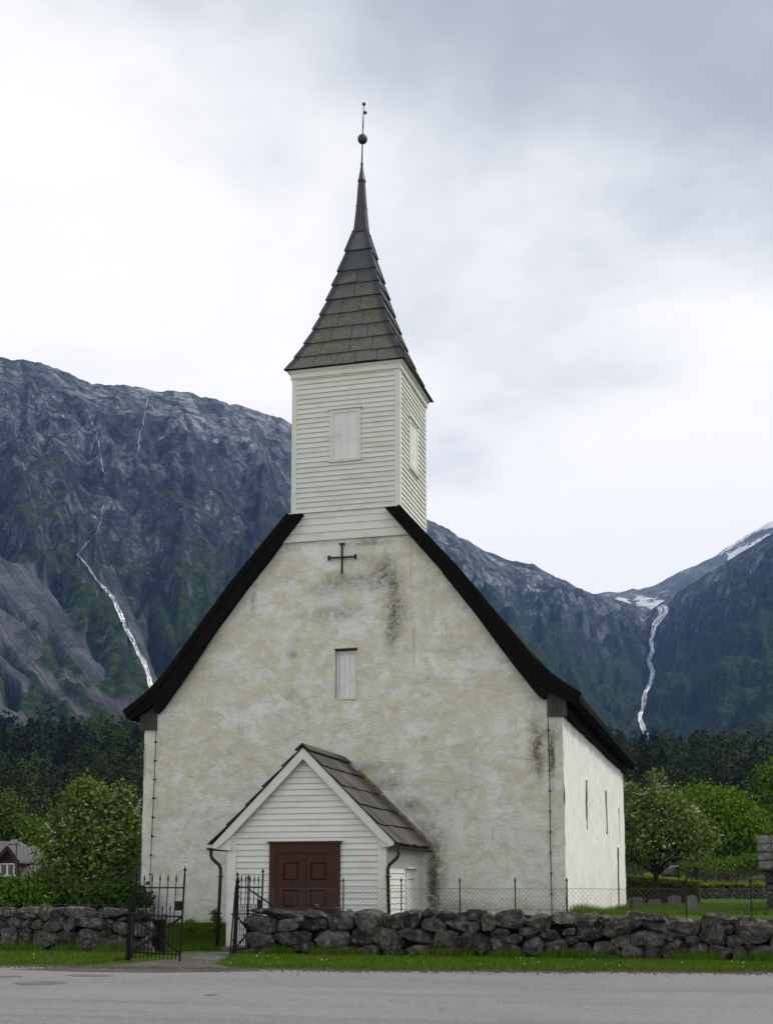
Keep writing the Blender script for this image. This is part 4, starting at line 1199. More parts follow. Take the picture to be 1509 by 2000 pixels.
while z < 4.62:
    zb = z + st + 0.012
    l0, l1 = max(PX0 + 0.19, slope_x(z, -1)), max(PX0 + 0.19, slope_x(min(zb, 4.65), -1))
    r0, r1 = min(PX1 - 0.19, slope_x(z, 1)), min(PX1 - 0.19, slope_x(min(zb, 4.65), 1))
    o0, o1 = 0.052 + 0.004 * random.random(), 0.012
    if z < DZ - 0.02:
        board(pf, l0, DX0 + 0.02, l1, DX0 + 0.02, z, zb, o0, o1).build('clapboard', WHITE, porch)
        board(pf, DX1 - 0.02, r0, DX1 - 0.02, r1, z, zb, o0, o1).build('clapboard', WHITE, porch)
    else:
        board(pf, l0, r0, l1, r1, z, min(zb, 4.655), o0, o1).build('clapboard', WHITE, porch)
    z += st
for (a, b) in ((PX0, PX0 + 0.20), (PX1 - 0.20, PX1)):
    MB().box((a, PY - 0.04, -0.1), (b, PY + 0.03, 2.82)).build('corner_board', WHITE, porch)
for x in (PX0, PX1):
    s = -1 if x == PX0 else 1
    MB().box((min(x, x + s * 0.02), PY - 0.039, -0.1), (max(x, x + s * 0.02), PY + 0.15, 2.45)).build('corner_board', WHITE, porch)
# right side boards and small door
pr = lambda u, o, z: (PX1 - 0.03 + o, u, z)
z = 0.55
while z < 2.5:
    zb = z + st + 0.012
    if z < 1.98: board(pr, PY + 0.15, 31.55, PY + 0.15, 31.55, z, zb, 0.036, 0.012).build('clapboard', WHITE, porch)
    else: board(pr, PY + 0.15, YC - 0.05, PY + 0.15, YC - 0.05, z, zb, 0.036, 0.012).build('clapboard', WHITE, porch)
    z += st
pl_ = lambda u, o, z: (PX0 + 0.03 - o, YC + PY - u, z)
z = 0.10
while z < 2.5:
    board(pl_, PY + 0.05, YC - 0.15, PY + 0.05, YC - 0.15, z, z + st + 0.012, 0.036, 0.012).build('clapboard', WHITE, porch)
    z += st
sd = board(pr, 31.66, 32.5, 31.66, 32.5, 0.5, 1.93, 0.035, 0.035).build('side_door', WHITE, porch)
board(pr, 31.56, 31.66, 31.56, 31.66, 0.5, 1.97, 0.055, 0.055).build('door_casing', WHITE, porch)
board(pr, 32.5, 32.62, 32.5, 32.62, 0.5, 1.97, 0.06, 0.06).build('door_casing', WHITE, porch)
board(pr, 31.50, 32.70, 31.50, 32.70, 1.975, 2.01, 0.13, 0.12).build('door_hood', WHITE, porch)
board(pr, 31.75, 32.4, 31.75, 32.4, 1.70, 1.72, 0.041, 0.041).build('door_groove', OCHRE, porch)
board(pr, 32.63, YC - 0.02, 32.63, YC - 0.02, 0.5, 2.45, 0.05, 0.05).build('corner_board', WHITE, porch)

# double door
fr = MB()
fy0, fy1 = PY - 0.065, PY + 0.05
fr.box((DX0, fy0, 0.12), (DX0 + 0.16, fy1, DZ)).box((DX1 - 0.16, fy0, 0.12), (DX1, fy1, DZ)).box((DX0 + 0.16, fy0, DZ - 0.21), (DX1 - 0.16, fy1, DZ))
fr.box((DX0 + 0.16, fy0 + 0.02, 0.12), (DX0 + 0.205, fy1, DZ - 0.211)).box((DX1 - 0.205, fy0 + 0.02, 0.12), (DX1 - 0.16, fy1, DZ - 0.211)).box((DX0 + 0.205, fy0 + 0.02, DZ - 0.25), (DX1 - 0.205, fy1, DZ - 0.211))
fr.build('door_frame', DOOR, porch)
MB().box((DX0 - 0.03, PY - 0.10, DZ + 0.002), (DX1 + 0.03, PY + 0.03, DZ + 0.05)).build('door_cornice', DOOR, porch)
MB().hexa([(DX0 - 0.075, PY - 0.135, DZ + 0.052), (DX1 + 0.075, PY - 0.135, DZ + 0.052), (DX1 + 0.075, PY + 0.03, DZ + 0.052), (DX0 - 0.075, PY + 0.03, DZ + 0.052),
           (DX0 - 0.075, PY - 0.135, DZ + 0.062), (DX1 + 0.075, PY - 0.135, DZ + 0.062), (DX1 + 0.075, PY + 0.03, DZ + 0.085), (DX0 - 0.075, PY + 0.03, DZ + 0.085)]).build('door_flashing', ZINC, porch)
lx0, lx1 = DX0 + 0.208, DX1 - 0.208
mid = (lx0 + lx1) / 2
for k, (a, b) in enumerate(((lx0, mid - 0.004), (mid + 0.004, lx1))):
    lf = MB()
    yb, yf = PY + 0.04, PY - 0.015
    lf.box((a, yf + 0.045, 0.12), (b, yb + 0.02, DZ - 0.252))
    stl = 0.145
    # stiles and rails standing proud, panels raised
    tops = [(2.10, 1.68), (1.45, 1.06), (0.84, 0.30)]
    lf.box((a, yf - 0.02, 0.12), (a + stl, yf + 0.044, DZ - 0.252)).box((b - stl, yf - 0.02, 0.12), (b, yf + 0.044, DZ - 0.252))
    zc = DZ - 0.252
    for (zt, zl) in tops + [(0.12, 0.12)]:
        lf.box((a + stl, yf - 0.019, zt), (b - stl, yf + 0.044, zc)); zc = zl
    for (zt, zl) in tops:
        pa, pb = a + stl, b - stl
        i_ = 0.055
        lf.box((pa + 0.025, yf - 0.004, zl + 0.025), (pb - 0.025, yf + 0.044, zt - 0.025))
        lf.box((pa + i_, yf - 0.014, zl + i_), (pb - i_, yf - 0.005, zt - i_))
    if k == 1: lf.box((a - 0.03, yf - 0.036, 0.12), (a + 0.03, yf - 0.021, DZ - 0.255))
    lf.build('door_leaf', DOOR, porch)
MB().tube([(mid + 0.07, PY - 0.03, 1.10), (mid + 0.07, PY - 0.08, 1.10), (mid + 0.18, PY - 0.085, 1.10)], 0.012, 6).build('door_handle', IRON, porch)

# porch roof: deck, barge boards, slates
Yf = PY - 0.17
deck = MB()
for s, ex in ((-1, EX0), (1, EX1)):
    t = 0.07
    A = [(PXC, RZ - 0.08), (ex, EZ - 0.08 + (0 if s > 0 else 0.0))]
    deck.hexa([(A[0][0], Yf + 0.03, A[0][1] - t), (A[1][0], Yf + 0.03, A[1][1] - t), (A[1][0], YC, A[1][1] - t), (A[0][0], YC, A[0][1] - t),
               (A[0][0], Yf + 0.03, A[0][1]), (A[1][0], Yf + 0.03, A[1][1]), (A[1][0], YC, A[1][1]), (A[0][0], YC, A[0][1])])
proof = deck.build('porch_roof', GREYWOOD, church)
for s, ex in ((-1, EX0), (1, EX1)):
    # barge board (white), with a plumb-cut foot
    top0 = (PXC, RZ - 0.085); bt0 = (PXC, RZ - 0.085 - 0.27)
    exx = ex - s * 0.03
    ztop = RZ - 0.085 - abs(exx - PXC) * SLP
    x_in = (PX0 + 0.10) if s < 0 else (PX1 - 0.10)
    zin = RZ - 0.385 - abs(x_in - PXC) * SLP
    pts = [(top0[0], top0[1]), (exx, ztop), (exx + 0.0, ztop - 0.07), (ex - s * 0.13, ztop - 0.09), (x_in, zin + 0.03), (bt0[0], bt0[1])]
    n = len(pts)
    mb = MB()
    mb.v = [(x, Yf - 0.02, z) for x, z in pts] + [(x, Yf + 0.045, z) for x, z in pts]
    mb.f = [tuple(range(n))[::-1] if s > 0 else tuple(range(n)), tuple(range(n, 2 * n)) if s > 0 else tuple(range(n, 2 * n))[::-1]] + [((k, (k + 1) % n, n + (k + 1) % n, n + k) if s > 0 else (k, n + k, n + (k + 1) % n, (k + 1) % n)) for k in range(n)]
    bo = mb.build('barge_board', WHITE, proof)
    xc_ = PX0 if s < 0 else PX1
    tri = [(ex - s * 0.12, ztop - 0.05), (x_in, zin + 0.06), (x_in, ztop - 0.13), (ex - s * 0.12, ztop - 0.10)]
    mb = MB(); mb.v = [(x, Yf + 0.05, z) for x, z in tri] + [(x, PY + 0.1, z) for x, z in tri]
    mb.f = [(0, 1, 2, 3), (7, 6, 5, 4), (0, 4, 5, 1), (1, 5, 6, 2), (2, 6, 7, 3), (3, 7, 4, 0)]
    mb.build('eave_return', WHITE, proof)
    # slates
    L = math.hypot(ex - PXC, RZ - EZ)
    ud = Vector((0, 1, 0)); dn = Vector((ex - PXC, 0, EZ - RZ)).normalized(); nr = Vector((-dn.z * s, 0, dn.x * s)).normalized()
    if nr.z < 0: nr = -nr
    O = Vector((PXC, Yf - 0.06, RZ - 0.075))
    courses = 5
    cl = L / courses
    W_ = YC - 0.03 - (Yf - 0.06)
    for c_ in range(courses):
        v1 = (c_ + 1) * cl + 0.05 + 0.02 * random.random(); v0 = c_ * cl - 0.10
        v0 = max(v0, 0.0)
        u = 0.0
        first = True
        while u < W_ - 0.05:
            w_ = random.uniform(0.28, 0.50)
            if first and c_ % 2: w_ *= 0.6
            first = False
            u1 = min(W_, u + w_)
            if W_ - u1 < 0.12: u1 = W_
            t0, t1 = 0.055 + 0.02 * random.random(), 0.012
            jv = random.uniform(-0.025, 0.025)
            P_ = lambda uu, vv, oo: O + ud * uu + dn * vv + nr * oo
            th_ = 0.022
            MB().hexa([P_(u + 0.004, v1 + jv, t0 - th_), P_(u1 - 0.004, v1 + jv + random.uniform(-0.01, 0.01), t0 - th_), P_(u1 - 0.004, v0, t1 - 0.010), P_(u + 0.004, v0, t1 - 0.010),
                       P_(u + 0.004, v1 + jv, t0), P_(u1 - 0.004, v1 + jv, t0), P_(u1 - 0.004, v0, t1), P_(u + 0.004, v0, t1)]).build('roof_slate', PSLATE, proof)
            u = u1
    # gutter and its downpipe
    gx_ = ex + s * 0.05
    gz = EZ - 0.16
    mb = MB()
    pr_ = [(0.065 * math.cos(t), -0.065 * math.sin(t)) for t in np.linspace(0, math.pi, 9)] + [(-0.055, 0.0), (-0.045, -0.02)] + [(0.052 * math.cos(t), -0.052 * math.sin(t)) for t in np.linspace(math.pi, 0, 9)]
    ga, gb = Yf - 0.03, YC - 0.12
    k_ = len(pr_)
    mb.v = [(gx_ + a, ga, gz + b) for a, b in pr_] + [(gx_ + a, gb, gz + b + 0.0) for a, b in pr_]
    mb.f = [(k, (k + 1) % k_, k_ + (k + 1) % k_, k_ + k) for k in range(k_)] + [tuple(range(k_))[::-1], tuple(range(k_, 2 * k_))]
    mb.build('gutter', PIPE, proof)
    dxn = -s * 0.26
    gyp = ga + 0.14
    bot = 0.02 if s < 0 else 0.6
    lean = -0.06 if s < 0 else 0.03
    pts = [(gx_, gyp, gz - 0.05), (gx_, gyp, gz - 0.16), (gx_ + dxn * 0.12, gyp - 0.0, gz - 0.25), (gx_ + dxn * 0.5, gyp, gz - 0.34), (gx_ + dxn * 0.85, gyp, gz - 0.41), (gx_ + dxn, gyp, gz - 0.52), (gx_ + dxn, gyp, gz - 0.7), (gx_ + dxn + lean, gyp, bot)]
    dp = MB().tube(pts, 0.042, 10).build('downpipe', PIPE, proof, True)
    for zb in (1.75, 0.75):
        if zb > bot: MB().box((gx_ + dxn + lean * (2.0 - zb) / 2 - 0.055, gyp - 0.05, zb), (gx_ + dxn + lean * (2.0 - zb) / 2 + 0.055, gyp + 0.10, zb + 0.03)).build('pipe_clip', PIPE, dp)
    # mortar-and-batten flashing where the slates meet the church
    Q = lambda vv, oo, yy: O + dn * vv + nr * oo + Vector((0, yy - O.y, 0))
    for (va_, vb_) in ((0.45, 1.35), (1.4, 2.35), (2.38, L)):
        MB().hexa([Q(va_, 0.03, YC - 0.09), Q(vb_, 0.05, YC - 0.09), Q(vb_, 0.05, YC + 0.02), Q(va_, 0.03, YC + 0.02), Q(va_, 0.07, YC - 0.08), Q(vb_, 0.09, YC - 0.08), Q(vb_, 0.13, YC + 0.02), Q(va_, 0.11, YC + 0.02)]).build('flashing_strip', OCHRE, proof)
# ridge boards
for s in (-1, 1):
    MB().hexa([(PXC, Yf - 0.1, RZ - 0.01), (PXC + s * 0.17, Yf - 0.1, RZ - 0.16), (PXC + s * 0.17, YC - 0.02, RZ - 0.16), (PXC, YC - 0.02, RZ - 0.01),
               (PXC, Yf - 0.1, RZ + 0.025), (PXC + s * 0.19, Yf - 0.1, RZ - 0.135), (PXC + s * 0.19, YC - 0.02, RZ - 0.135), (PXC, YC - 0.02, RZ + 0.025)] if s > 0 else
              [(PXC + s * 0.17, Yf - 0.1, RZ - 0.16), (PXC - 0.001, Yf - 0.1, RZ - 0.012), (PXC - 0.001, YC - 0.02, RZ - 0.012), (PXC + s * 0.17, YC - 0.02, RZ - 0.16),
               (PXC + s * 0.19, Yf - 0.1, RZ - 0.135), (PXC - 0.001, Yf - 0.1, RZ + 0.023), (PXC - 0.001, YC - 0.02, RZ + 0.023), (PXC + s * 0.19, YC - 0.02, RZ - 0.135)]).build('ridge_board', PSLATE, proof)
MB().box((PX0 + 0.2, PY - 0.9, -0.05), (PX1 - 0.2, PY - 0.03, 0.13)).build('doorstep', FLAG, porch)


# ================================================================== DRY STONE WALLS
WY = 27.2


def make_stone(x0, x1, z0, z1, yf, dp, seed, box=0.62, sub=2):
    bm = bmesh.new()
    bmesh.ops.create_icosphere(bm, subdivisions=sub, radius=1.0)
    rnd = random.Random(seed)
    tilt = rnd.uniform(-0.10, 0.10)
    cutn = [Vector((rnd.gauss(0, 1), rnd.gauss(0, 1), rnd.gauss(0, 1))).normalized() for _ in range(9)] + [Vector((rnd.uniform(-.35, .35), -1, rnd.uniform(-.35, .35))).normalized()]
    cutd = [rnd.uniform(0.64, 0.98) for _ in range(9)] + [rnd.uniform(0.62, 0.8)]
    px = rnd.uniform(0.85, 1.15)
    pts = []
    for v in bm.verts:
        p = v.co
        q = Vector([math.copysign(abs(c) ** box, c) for c in p])
        for n, d in zip(cutn, cutd):
            e_ = q.dot(n) - d
            if e_ > 0: q -= n * e_ * 0.95
        q *= 1 + 0.13 * mnoise.noise(p * 1.3 + Vector((seed * 3.7, 0, 0))) + 0.07 * mnoise.noise(p * 3.4 + Vector((seed * 1.7, 4, 0))) + 0.04 * mnoise.noise(p * 8 + Vector((seed * 1.1, 4, 9)))
        pts.append(q)
    mx = [max(abs(q[i]) for q in pts) for i in range(3)]
    ct, s_ = math.cos(tilt), math.sin(tilt)
    hx_, hz_ = (x1 - x0) / 2, (z1 - z0) / 2
    for v, q in zip(bm.verts, pts):
        a, b, c = q.x / mx[0], q.y / mx[1], q.z / mx[2]
        X_, Z_ = a * hx_, c * hz_
        v.co = Vector((X_ * ct - Z_ * s_, b * dp / 2, X_ * s_ + Z_ * ct))
    me = bpy.data.meshes.new('stone'); bm.to_mesh(me); bm.free()
    me.shade_smooth(); me.set_sharp_from_angle(angle=math.radians(26))
    o = bpy.data.objects.new('stone', me)
    o.location = ((x0 + x1) / 2, yf + dp / 2, (z0 + z1) / 2)
    return o


RSTONES = [(475, 1777, 598, 1789), (588, 1779, 637, 1793), (469, 1790, 539, 1822), (539, 1795, 582, 1820), (580, 1795, 624, 1819), (574, 1788, 593, 1803), (622, 1794, 637, 1814), (634, 1774, 666, 1818), (656, 1776, 689, 1817), (689, 1777, 750, 1828),
           (744, 1784, 765, 1818), (761, 1783, 788, 1815), (782, 1778, 822, 1819), (470, 1821, 534, 1853), (532, 1816, 611, 1846), (566, 1838, 612, 1860), (611, 1814, 680, 1853), (678, 1816, 725, 1848), (725, 1814, 791, 1854),
           (470, 1852, 501, 1871), (500, 1849, 545, 1868), (540, 1850, 570, 1868), (612, 1851, 660, 1870), (660, 1849, 692, 1868), (690, 1848, 737, 1870), (791, 1816, 838, 1845), (842, 1818, 896, 1855), (820, 1788, 871, 1820), (822, 1774, 846, 1791), (850, 1780, 884, 1796),
           (783, 1845, 846, 1870), (777, 1813, 803, 1833), (838, 1838, 850, 1852), (846, 1852, 875, 1872), (746, 1852, 785, 1869), (869, 1782, 936, 1824), (907, 1777, 951, 1801), (936, 1783, 966, 1818), (964, 1774, 1025, 1815), (1025, 1783, 1074, 1818),
           (1074, 1781, 1131, 1813), (1129, 1782, 1171, 1804), (872, 1851, 900, 1872), (894, 1820, 959, 1865), (954, 1813, 992, 1831), (956, 1830, 990, 1858), (988, 1825, 1021, 1845), (1014, 1812, 1051, 1829), (1018, 1828, 1064, 1865), (1053, 1816, 1097, 1841),
           (948, 1844, 1029, 1874), (1065, 1836, 1106, 1868), (1098, 1813, 1122, 1828), (1099, 1827, 1127, 1847), (1120, 1799, 1178, 1843), (1108, 1842, 1157, 1873), (1157, 1840, 1196, 1867), (1175, 1792, 1259, 1815), (1177, 1811, 1207, 1830), (1190, 1822, 1227, 1852),
           (1206, 1812, 1229, 1826), (1227, 1817, 1295, 1852), (1206, 1841, 1256, 1880), (1255, 1796, 1305, 1822), (1257, 1785, 1302, 1799), (1298, 1789, 1366, 1828), (1255, 1848, 1290, 1878), (1292, 1820, 1312, 1840), (1308, 1823, 1338, 1834), (1289, 1830, 1341, 1880),
           (1336, 1826, 1368, 1845), (1339, 1843, 1385, 1878), (1364, 1805, 1417, 1848), (1366, 1784, 1424, 1809), (1384, 1846, 1429, 1878), (1415, 1808, 1433, 1824), (1417, 1820, 1455, 1851), (1428, 1789, 1506, 1844), (1429, 1845, 1458, 1872), (1452, 1838, 1470, 1856),
           (1461, 1842, 1506, 1876), (1504, 1829, 1545, 1872), (1500, 1795, 1548, 1830), (1216, 1781, 1259, 1796), (1170, 1788, 1190, 1800), (1153, 1862, 1210, 1882), (1195, 1850, 1208, 1866), (1060, 1862, 1110, 1880), (1330, 1872, 1390, 1888), (1425, 1870, 1509, 1888)]
LSTONES = [(-14, 1772, 27, 1792), (24, 1772, 76, 1788), (28, 1784, 70, 1797), (65, 1768, 100, 1797), (95, 1770, 124, 1791), (118, 1772, 189, 1795), (183, 1773, 246, 1796), (-12, 1791, 11, 1813), (10, 1792, 20, 1802), (13, 1793, 43, 1812), (42, 1796, 61, 1811), (58, 1795, 82, 1816),
           (82, 1788, 125, 1821), (122, 1793, 145, 1818), (143, 1794, 222, 1816), (218, 1799, 248, 1827), (-8, 1812, 33, 1852), (32, 1806, 61, 1853), (57, 1811, 105, 1854), (101, 1816, 156, 1846), (154, 1814, 194, 1834), (192, 1816, 216, 1828), (142, 1825, 247, 1871), (89, 1845, 138, 1865),
           (-6, 1850, 50, 1865), (48, 1851, 92, 1866), (256, 1775, 292, 1797), (257, 1796, 296, 1831), (255, 1829, 295, 1877), (244, 1797, 262, 1829), (243, 1828, 262, 1868)]


def stone_wall(label, stones, xa, xb, side):
    t = thing('stone_wall', ((xa + xb) / 2, WY + 0.35, 0), label, 'stone wall')
    seed = 100 if side > 0 else 500
    for k, (x0, y0, x1, y1) in enumerate(stones):
        ex = 1.5
        a = onY(x0 - ex, y1 + ex, WY); b = onY(x1 + ex, y0 - ex, WY)
        w, h = b[0] - a[0], b[2] - a[2]
        dp = 0.30 + 0.16 * random.random() + 0.15 * min(w, h)
        flat = h / w < 0.25
        o = make_stone(a[0], b[0], a[2], b[2], WY - 0.03 - 0.06 * random.random(), 0.62 if flat else dp, seed + k, 0.40 if flat else random.uniform(0.55, 0.72), 3)
        o.data.materials.append(STONE); link(o, t)
    # stones of the inner face and top, and the run beyond the picture
    x = xa
    k = 0
    while x < xb:
        w = random.uniform(0.3, 0.6)
        for zc in (0.2, 0.55, 0.83):
            h = random.uniform(0.28, 0.36)
            o = make_stone(x - 0.03, x + w + 0.03, zc - h / 2, zc + h / 2 - (0.05 if zc > 0.8 else 0), WY + 0.34, 0.42, seed + 900 + k, 0.6, 2)
            o.data.materials.append(STONE); link(o, t); k += 1
        x += w
    lo_, hi_ = (xb - 2.6, xb) if side > 0 else (xa, xa + 2.4)
    rowz = 0.0
    for h in (0.36, 0.36, 0.32):
        x = lo_ + random.uniform(0, 0.2)
        while x < hi_:
            w = random.uniform(0.35, 0.7)
            o = make_stone(x, x + w, rowz, rowz + h + 0.03, WY - 0.04 * random.random(), 0.45, seed + 1500 + k, 0.6, 2)
            o.data.materials.append(STONE); link(o, t); k += 1
            x += w
        rowz += h
    # packed rubble core, well behind the faces
    core = MB()
    for xq in np.arange(xa + 0.1, xb - 0.1, 0.4):
        core.box((xq, WY + 0.22, 0.0), (xq + 0.4, WY + 0.5, 0.74 + 0.05 * random.random()))
    cb_ = core.build('rubble_core', TAR, t)
    return t


XGL = float(onY(296, 1800, WY)[0]); XGR = float(onY(469, 1800, WY)[0])
XLE = float(onY(-10, 1800, WY)[0]); XRE = float(onY(1546, 1800, WY)[0])
random.seed(21)
wall_l = stone_wall('dark dry stone wall left of the iron gate', LSTONES, XLE - 2.4, XGL, -1)
wall_r = stone_wall('long dark dry stone wall in front of the church, right of the gate', RSTONES, XGR, XRE + 2.6, 1)
# odd small stones lying on the cap
for k, (x, y, r, lb) in enumerate([(617, 1771, 0.075, 'small reddish stone lying on the wall cap near the porch door'), (606, 1777, 0.05, 'tiny stone beside the reddish one on the wall cap')]):
    p = onY(x, y, WY + 0.2)
    o = make_stone(p[0] - r, p[0] + r, p[2] - r * 0.8, p[2] + r * 0.8, p[1] - r, 2 * r, 77 + k, 0.8, 2)
    o.name = 'loose_stone'
    o.data.materials.append(STONE2 if k else RUST if False else STONE2); link(o); tag(o, lb, 'stone')

# ================================================================== CHAIN-LINK FENCE ON THE WALL
def spear(mb, p, h=0.13, r=0.026):
    return mb.lathe(p, [(0.001, 0), (0.012, 0.0), (0.016, 0.012), (0.012, 0.025), (r, 0.055), (0.001, h)], 8)


def chain_fence(name, label, posts, xa, xb, FY, zt, zb, step=0.052):
    t = thing(name, (posts[0][0], FY, zb), label, 'fence')
    for (x, z0, z1, ln) in posts:
        mb = MB().tube([(x, FY + 0.02, z0), (x + ln, FY + 0.02, z1)], 0.014, 8)
        spear(mb, (x + ln, FY + 0.02, z1))
        mb.build('fence_post', IRON, t)
    for z in (zt, zb):
        n = int((xb - xa) / 0.4)
        MB().tube([(xa + (xb - xa) * k / n, FY, z - 0.012 * math.sin(k * 0.9) ** 2) for k in range(n + 1)], 0.0035, 4).build('wire', WIRE, t)
    if step:
        Vs, Fs = [], []
        hgt = zt + 0.02 - zb
        r = 0.0023
        pitch = step * 2
        for sgn in (1, -1):
            x = xa - hgt
            while x < xb:
                p0 = (x, zb) if sgn > 0 else (x, zt + 0.02)
                p1 = (x + hgt * 0.95, zt + 0.02) if sgn > 0 else (x + hgt * 0.95, zb)
                # clip to the run
                def cl(p, q_):
                    (ax, az), (bx, bz) = p, q_
                    if bx < xa or ax > xb: return None
                    ta = max(0, (xa - ax) / (bx - ax)); tb = min(1, (xb - ax) / (bx - ax))
                    return (ax + (bx - ax) * ta, az + (bz - az) * ta), (ax + (bx - ax) * tb, az + (bz - az) * tb)
                c_ = cl(p0, p1)
                if c_ and c_[1][0] - c_[0][0] > 0.01:
                    (ax, az), (bx, bz) = c_
                    yo = FY + sgn * 0.002
                    d = Vector((bx - ax, 0, bz - az)).normalized(); nn = Vector((-d.z, 0, d.x)) * r
                    b = len(Vs)
                    for (X_, Z_) in ((ax, az), (bx, bz)):
                        Vs += [(X_ + nn.x, yo, Z_ + nn.z), (X_ - nn.x * 0.5, yo - r * 0.9, Z_ - nn.z * 0.5), (X_ - nn.x * 0.5, yo + r * 0.9, Z_ - nn.z * 0.5)]
                    for k in range(3): Fs.append((b + k, b + (k + 1) % 3, b + 3 + (k + 1) % 3, b + 3 + k))
                x += pitch
        o = np_obj('wire_mesh', Vs, Fs, WIRE, t)
        tag(o, kind='stuff')
    return t


FY = WY + 0.36
posts = []
for px in (571, 670, 783, 897, 1005, 1106, 1231, 1338, 1465, 1590):
    p = onY(px, 1725, FY); q_ = onY(px, 1775, FY)
    posts.append((float(p[0]), 0.55, float(p[2]), 0.0))
chain_fence('wire_fence', 'low chain link fence with spear tipped posts on top of the right stone wall', posts, float(onY(523, 1740, FY)[0]), float(onY(1600, 1740, FY)[0]), FY, 1.49, 1.06)
posts = []
for px in (54, -90):
    p = onY(px, 1716, FY)
    posts.append((float(p[0]) - 0.05, 0.55, float(p[2]), 0.07))
tl = chain_fence('wire_fence', 'single wire strung between iron posts on the left stone wall', posts, float(onY(-100, 1727, FY)[0]), float(onY(246, 1729, FY)[0]), FY, 1.57, 1.12, 0)

# ================================================================== IRON GATE
def iron_gate(label, hinge, direction, length, lean, mirror=False):
    """leaf standing on the ground: hinge point, horizontal direction, length"""
    t = thing('iron_gate', hinge, label, 'gate', 'two leaves of the churchyard gate')
    h = Vector(hinge); d = Vector((direction[0], direction[1], 0)).normalized(); n_ = Vector((-d.y, d.x, 0))

    def at(u, z, o=0.0): return h + d * (u + lean * z) + n_ * o + Vector((0, 0, z))
    n = 6
    gap = length / n
    for k in range(1, n):
        mb = MB().tube([at(k * gap, 0.02), at(k * gap, 1.60)], 0.0105, 8)
        spear(mb, at(k * gap, 1.60), 0.17, 0.022); mb.build('gate_bar', IRON, t)
    for k in range(n):
        u = (k + 0.5) * gap
        mb = MB().tube([at(u, 0.02), at(u, 1.0 if k < n - 1 else 0.93)], 0.0095, 8)
        if k < n - 1: spear(mb, at(u, 1.0), 0.13, 0.02)
        mb.build('gate_bar', IRON, t)
    mb = MB().tube([at(length, -0.0), at(length, 1.78)], 0.021, 8); spear(mb, at(length, 1.78), 0.14, 0.036); mb.build('gate_stile', IRON, t)
    mb = MB().tube([at(0, 0.02), at(0, 1.70)], 0.021, 8); spear(mb, at(0, 1.70), 0.14, 0.034); mb.build('gate_stile', IRON, t)
    for z, w in ((1.48, 0.028), (0.90, 0.028), (0.14, 0.03)):
        MB().beam(at(0, z, 0.004), at(length, z, 0.004), 0.014, w).build('gate_rail', IRON, t)
    for (z0, z1) in ((0.16, 0.88), (0.86, 0.18)):
        MB().beam(at(0.02, z0, -0.016), at(length - 0.02, z1, -0.016), 0.012, 0.042).build('gate_brace', IRON, t)
    MB().lathe((0, 0, 0), [(0.001, 0), (0.062, 0.0), (0.062, 0.012), (0.03, 0.022), (0.001, 0.026)], 14)
    c = at(length / 2, 0.52, -0.03)
    ro = MB()
    for k in range(14):
        a = 2 * math.pi * k / 14; ro.v.append(tuple(c + d * 0.062 * math.cos(a) + Vector((0, 0, 0.062 * math.sin(a)))))
    for k in range(14):
        a = 2 * math.pi * k / 14; ro.v.append(tuple(c - n_ * (-0.02) * -1 + d * 0.05 * math.cos(a) + Vector((0, 0, 0.05 * math.sin(a)))))
    ro.f = [tuple(range(14)), tuple(range(14, 28))[::-1]] + [(k, (k + 1) % 14, 14 + (k + 1) % 14, 14 + k) for k in range(14)]
    ro.build('gate_rosette', IRON, t)
    pl = MB()
    a, b = at(length - gap * 0.98, 1.02, -0.02), at(length - 0.015, 1.02, -0.02)
    up_ = Vector((d.x * lean * 0.19, d.y * lean * 0.19, 0.19))
    pl.hexa([a, b, b + n_ * 0.04, a + n_ * 0.04, a + up_, b + up_, b + n_ * 0.04 + up_, a + n_ * 0.04 + up_]).build('lock_plate', IRON, t)
    return t


def gate_post(label, x, y, top, lean=0.0):
    t = thing('gate_post', (x, y, 0), label, 'gate post', 'iron posts of the churchyard gate')
    mb = MB().tube([(x, y, -0.1), (x + lean * 0.3, y, 0.3), (x + lean, y, top)], [0.062, 0.05, 0.036], 10); mb.build('shaft', IRON, t)
    hd = MB().lathe((x + lean, y, top), [(0.036, 0), (0.052, 0.012), (0.052, 0.03), (0.034, 0.045), (0.028, 0.075), (0.05, 0.12), (0.03, 0.2), (0.001, 0.27)], 10); hd.build('spear_head', IRON, t)
    for z in (0.35, 0.95, 1.3):
        MB().lathe((x + lean * z / top, y, z), [(0.04, 0), (0.06, 0.012), (0.06, 0.035), (0.04, 0.047)], 10).build('collar', IRON, t)
    return t


gl = onZ(250, 1873, 0.03); ge = onZ(351, 1878, 0.03)
gate_post('black iron gate post against the left stone wall', float(gl[0]), float(gl[1]), 1.52, 0.03)
hl = Vector((float(gl[0]) + 0.10, float(gl[1]) - 0.02, 0.03)); ve = Vector((float(ge[0]), float(ge[1]), 0.03))
iron_gate('spear topped iron gate leaf standing half open on the left', hl, (ve - hl), (ve - hl).length, 0.055)
gp_ = onZ(457, 1868, 0.03)
gate_post('black iron gate post against the end of the right stone wall', float(gp_[0]), float(gp_[1]), 1.52, 0.06)
hr_ = Vector((float(gp_[0]) - 0.03, float(gp_[1]) + 0.08, 0.03))
fe = onY(514, 1740, hr_.y + 1.02)
dv = Vector((float(fe[0]) - hr_.x - 0.06, 1.02, 0))
iron_gate('iron gate leaf swung inwards behind the right wall end', hr_, dv, dv.length, 0.05)
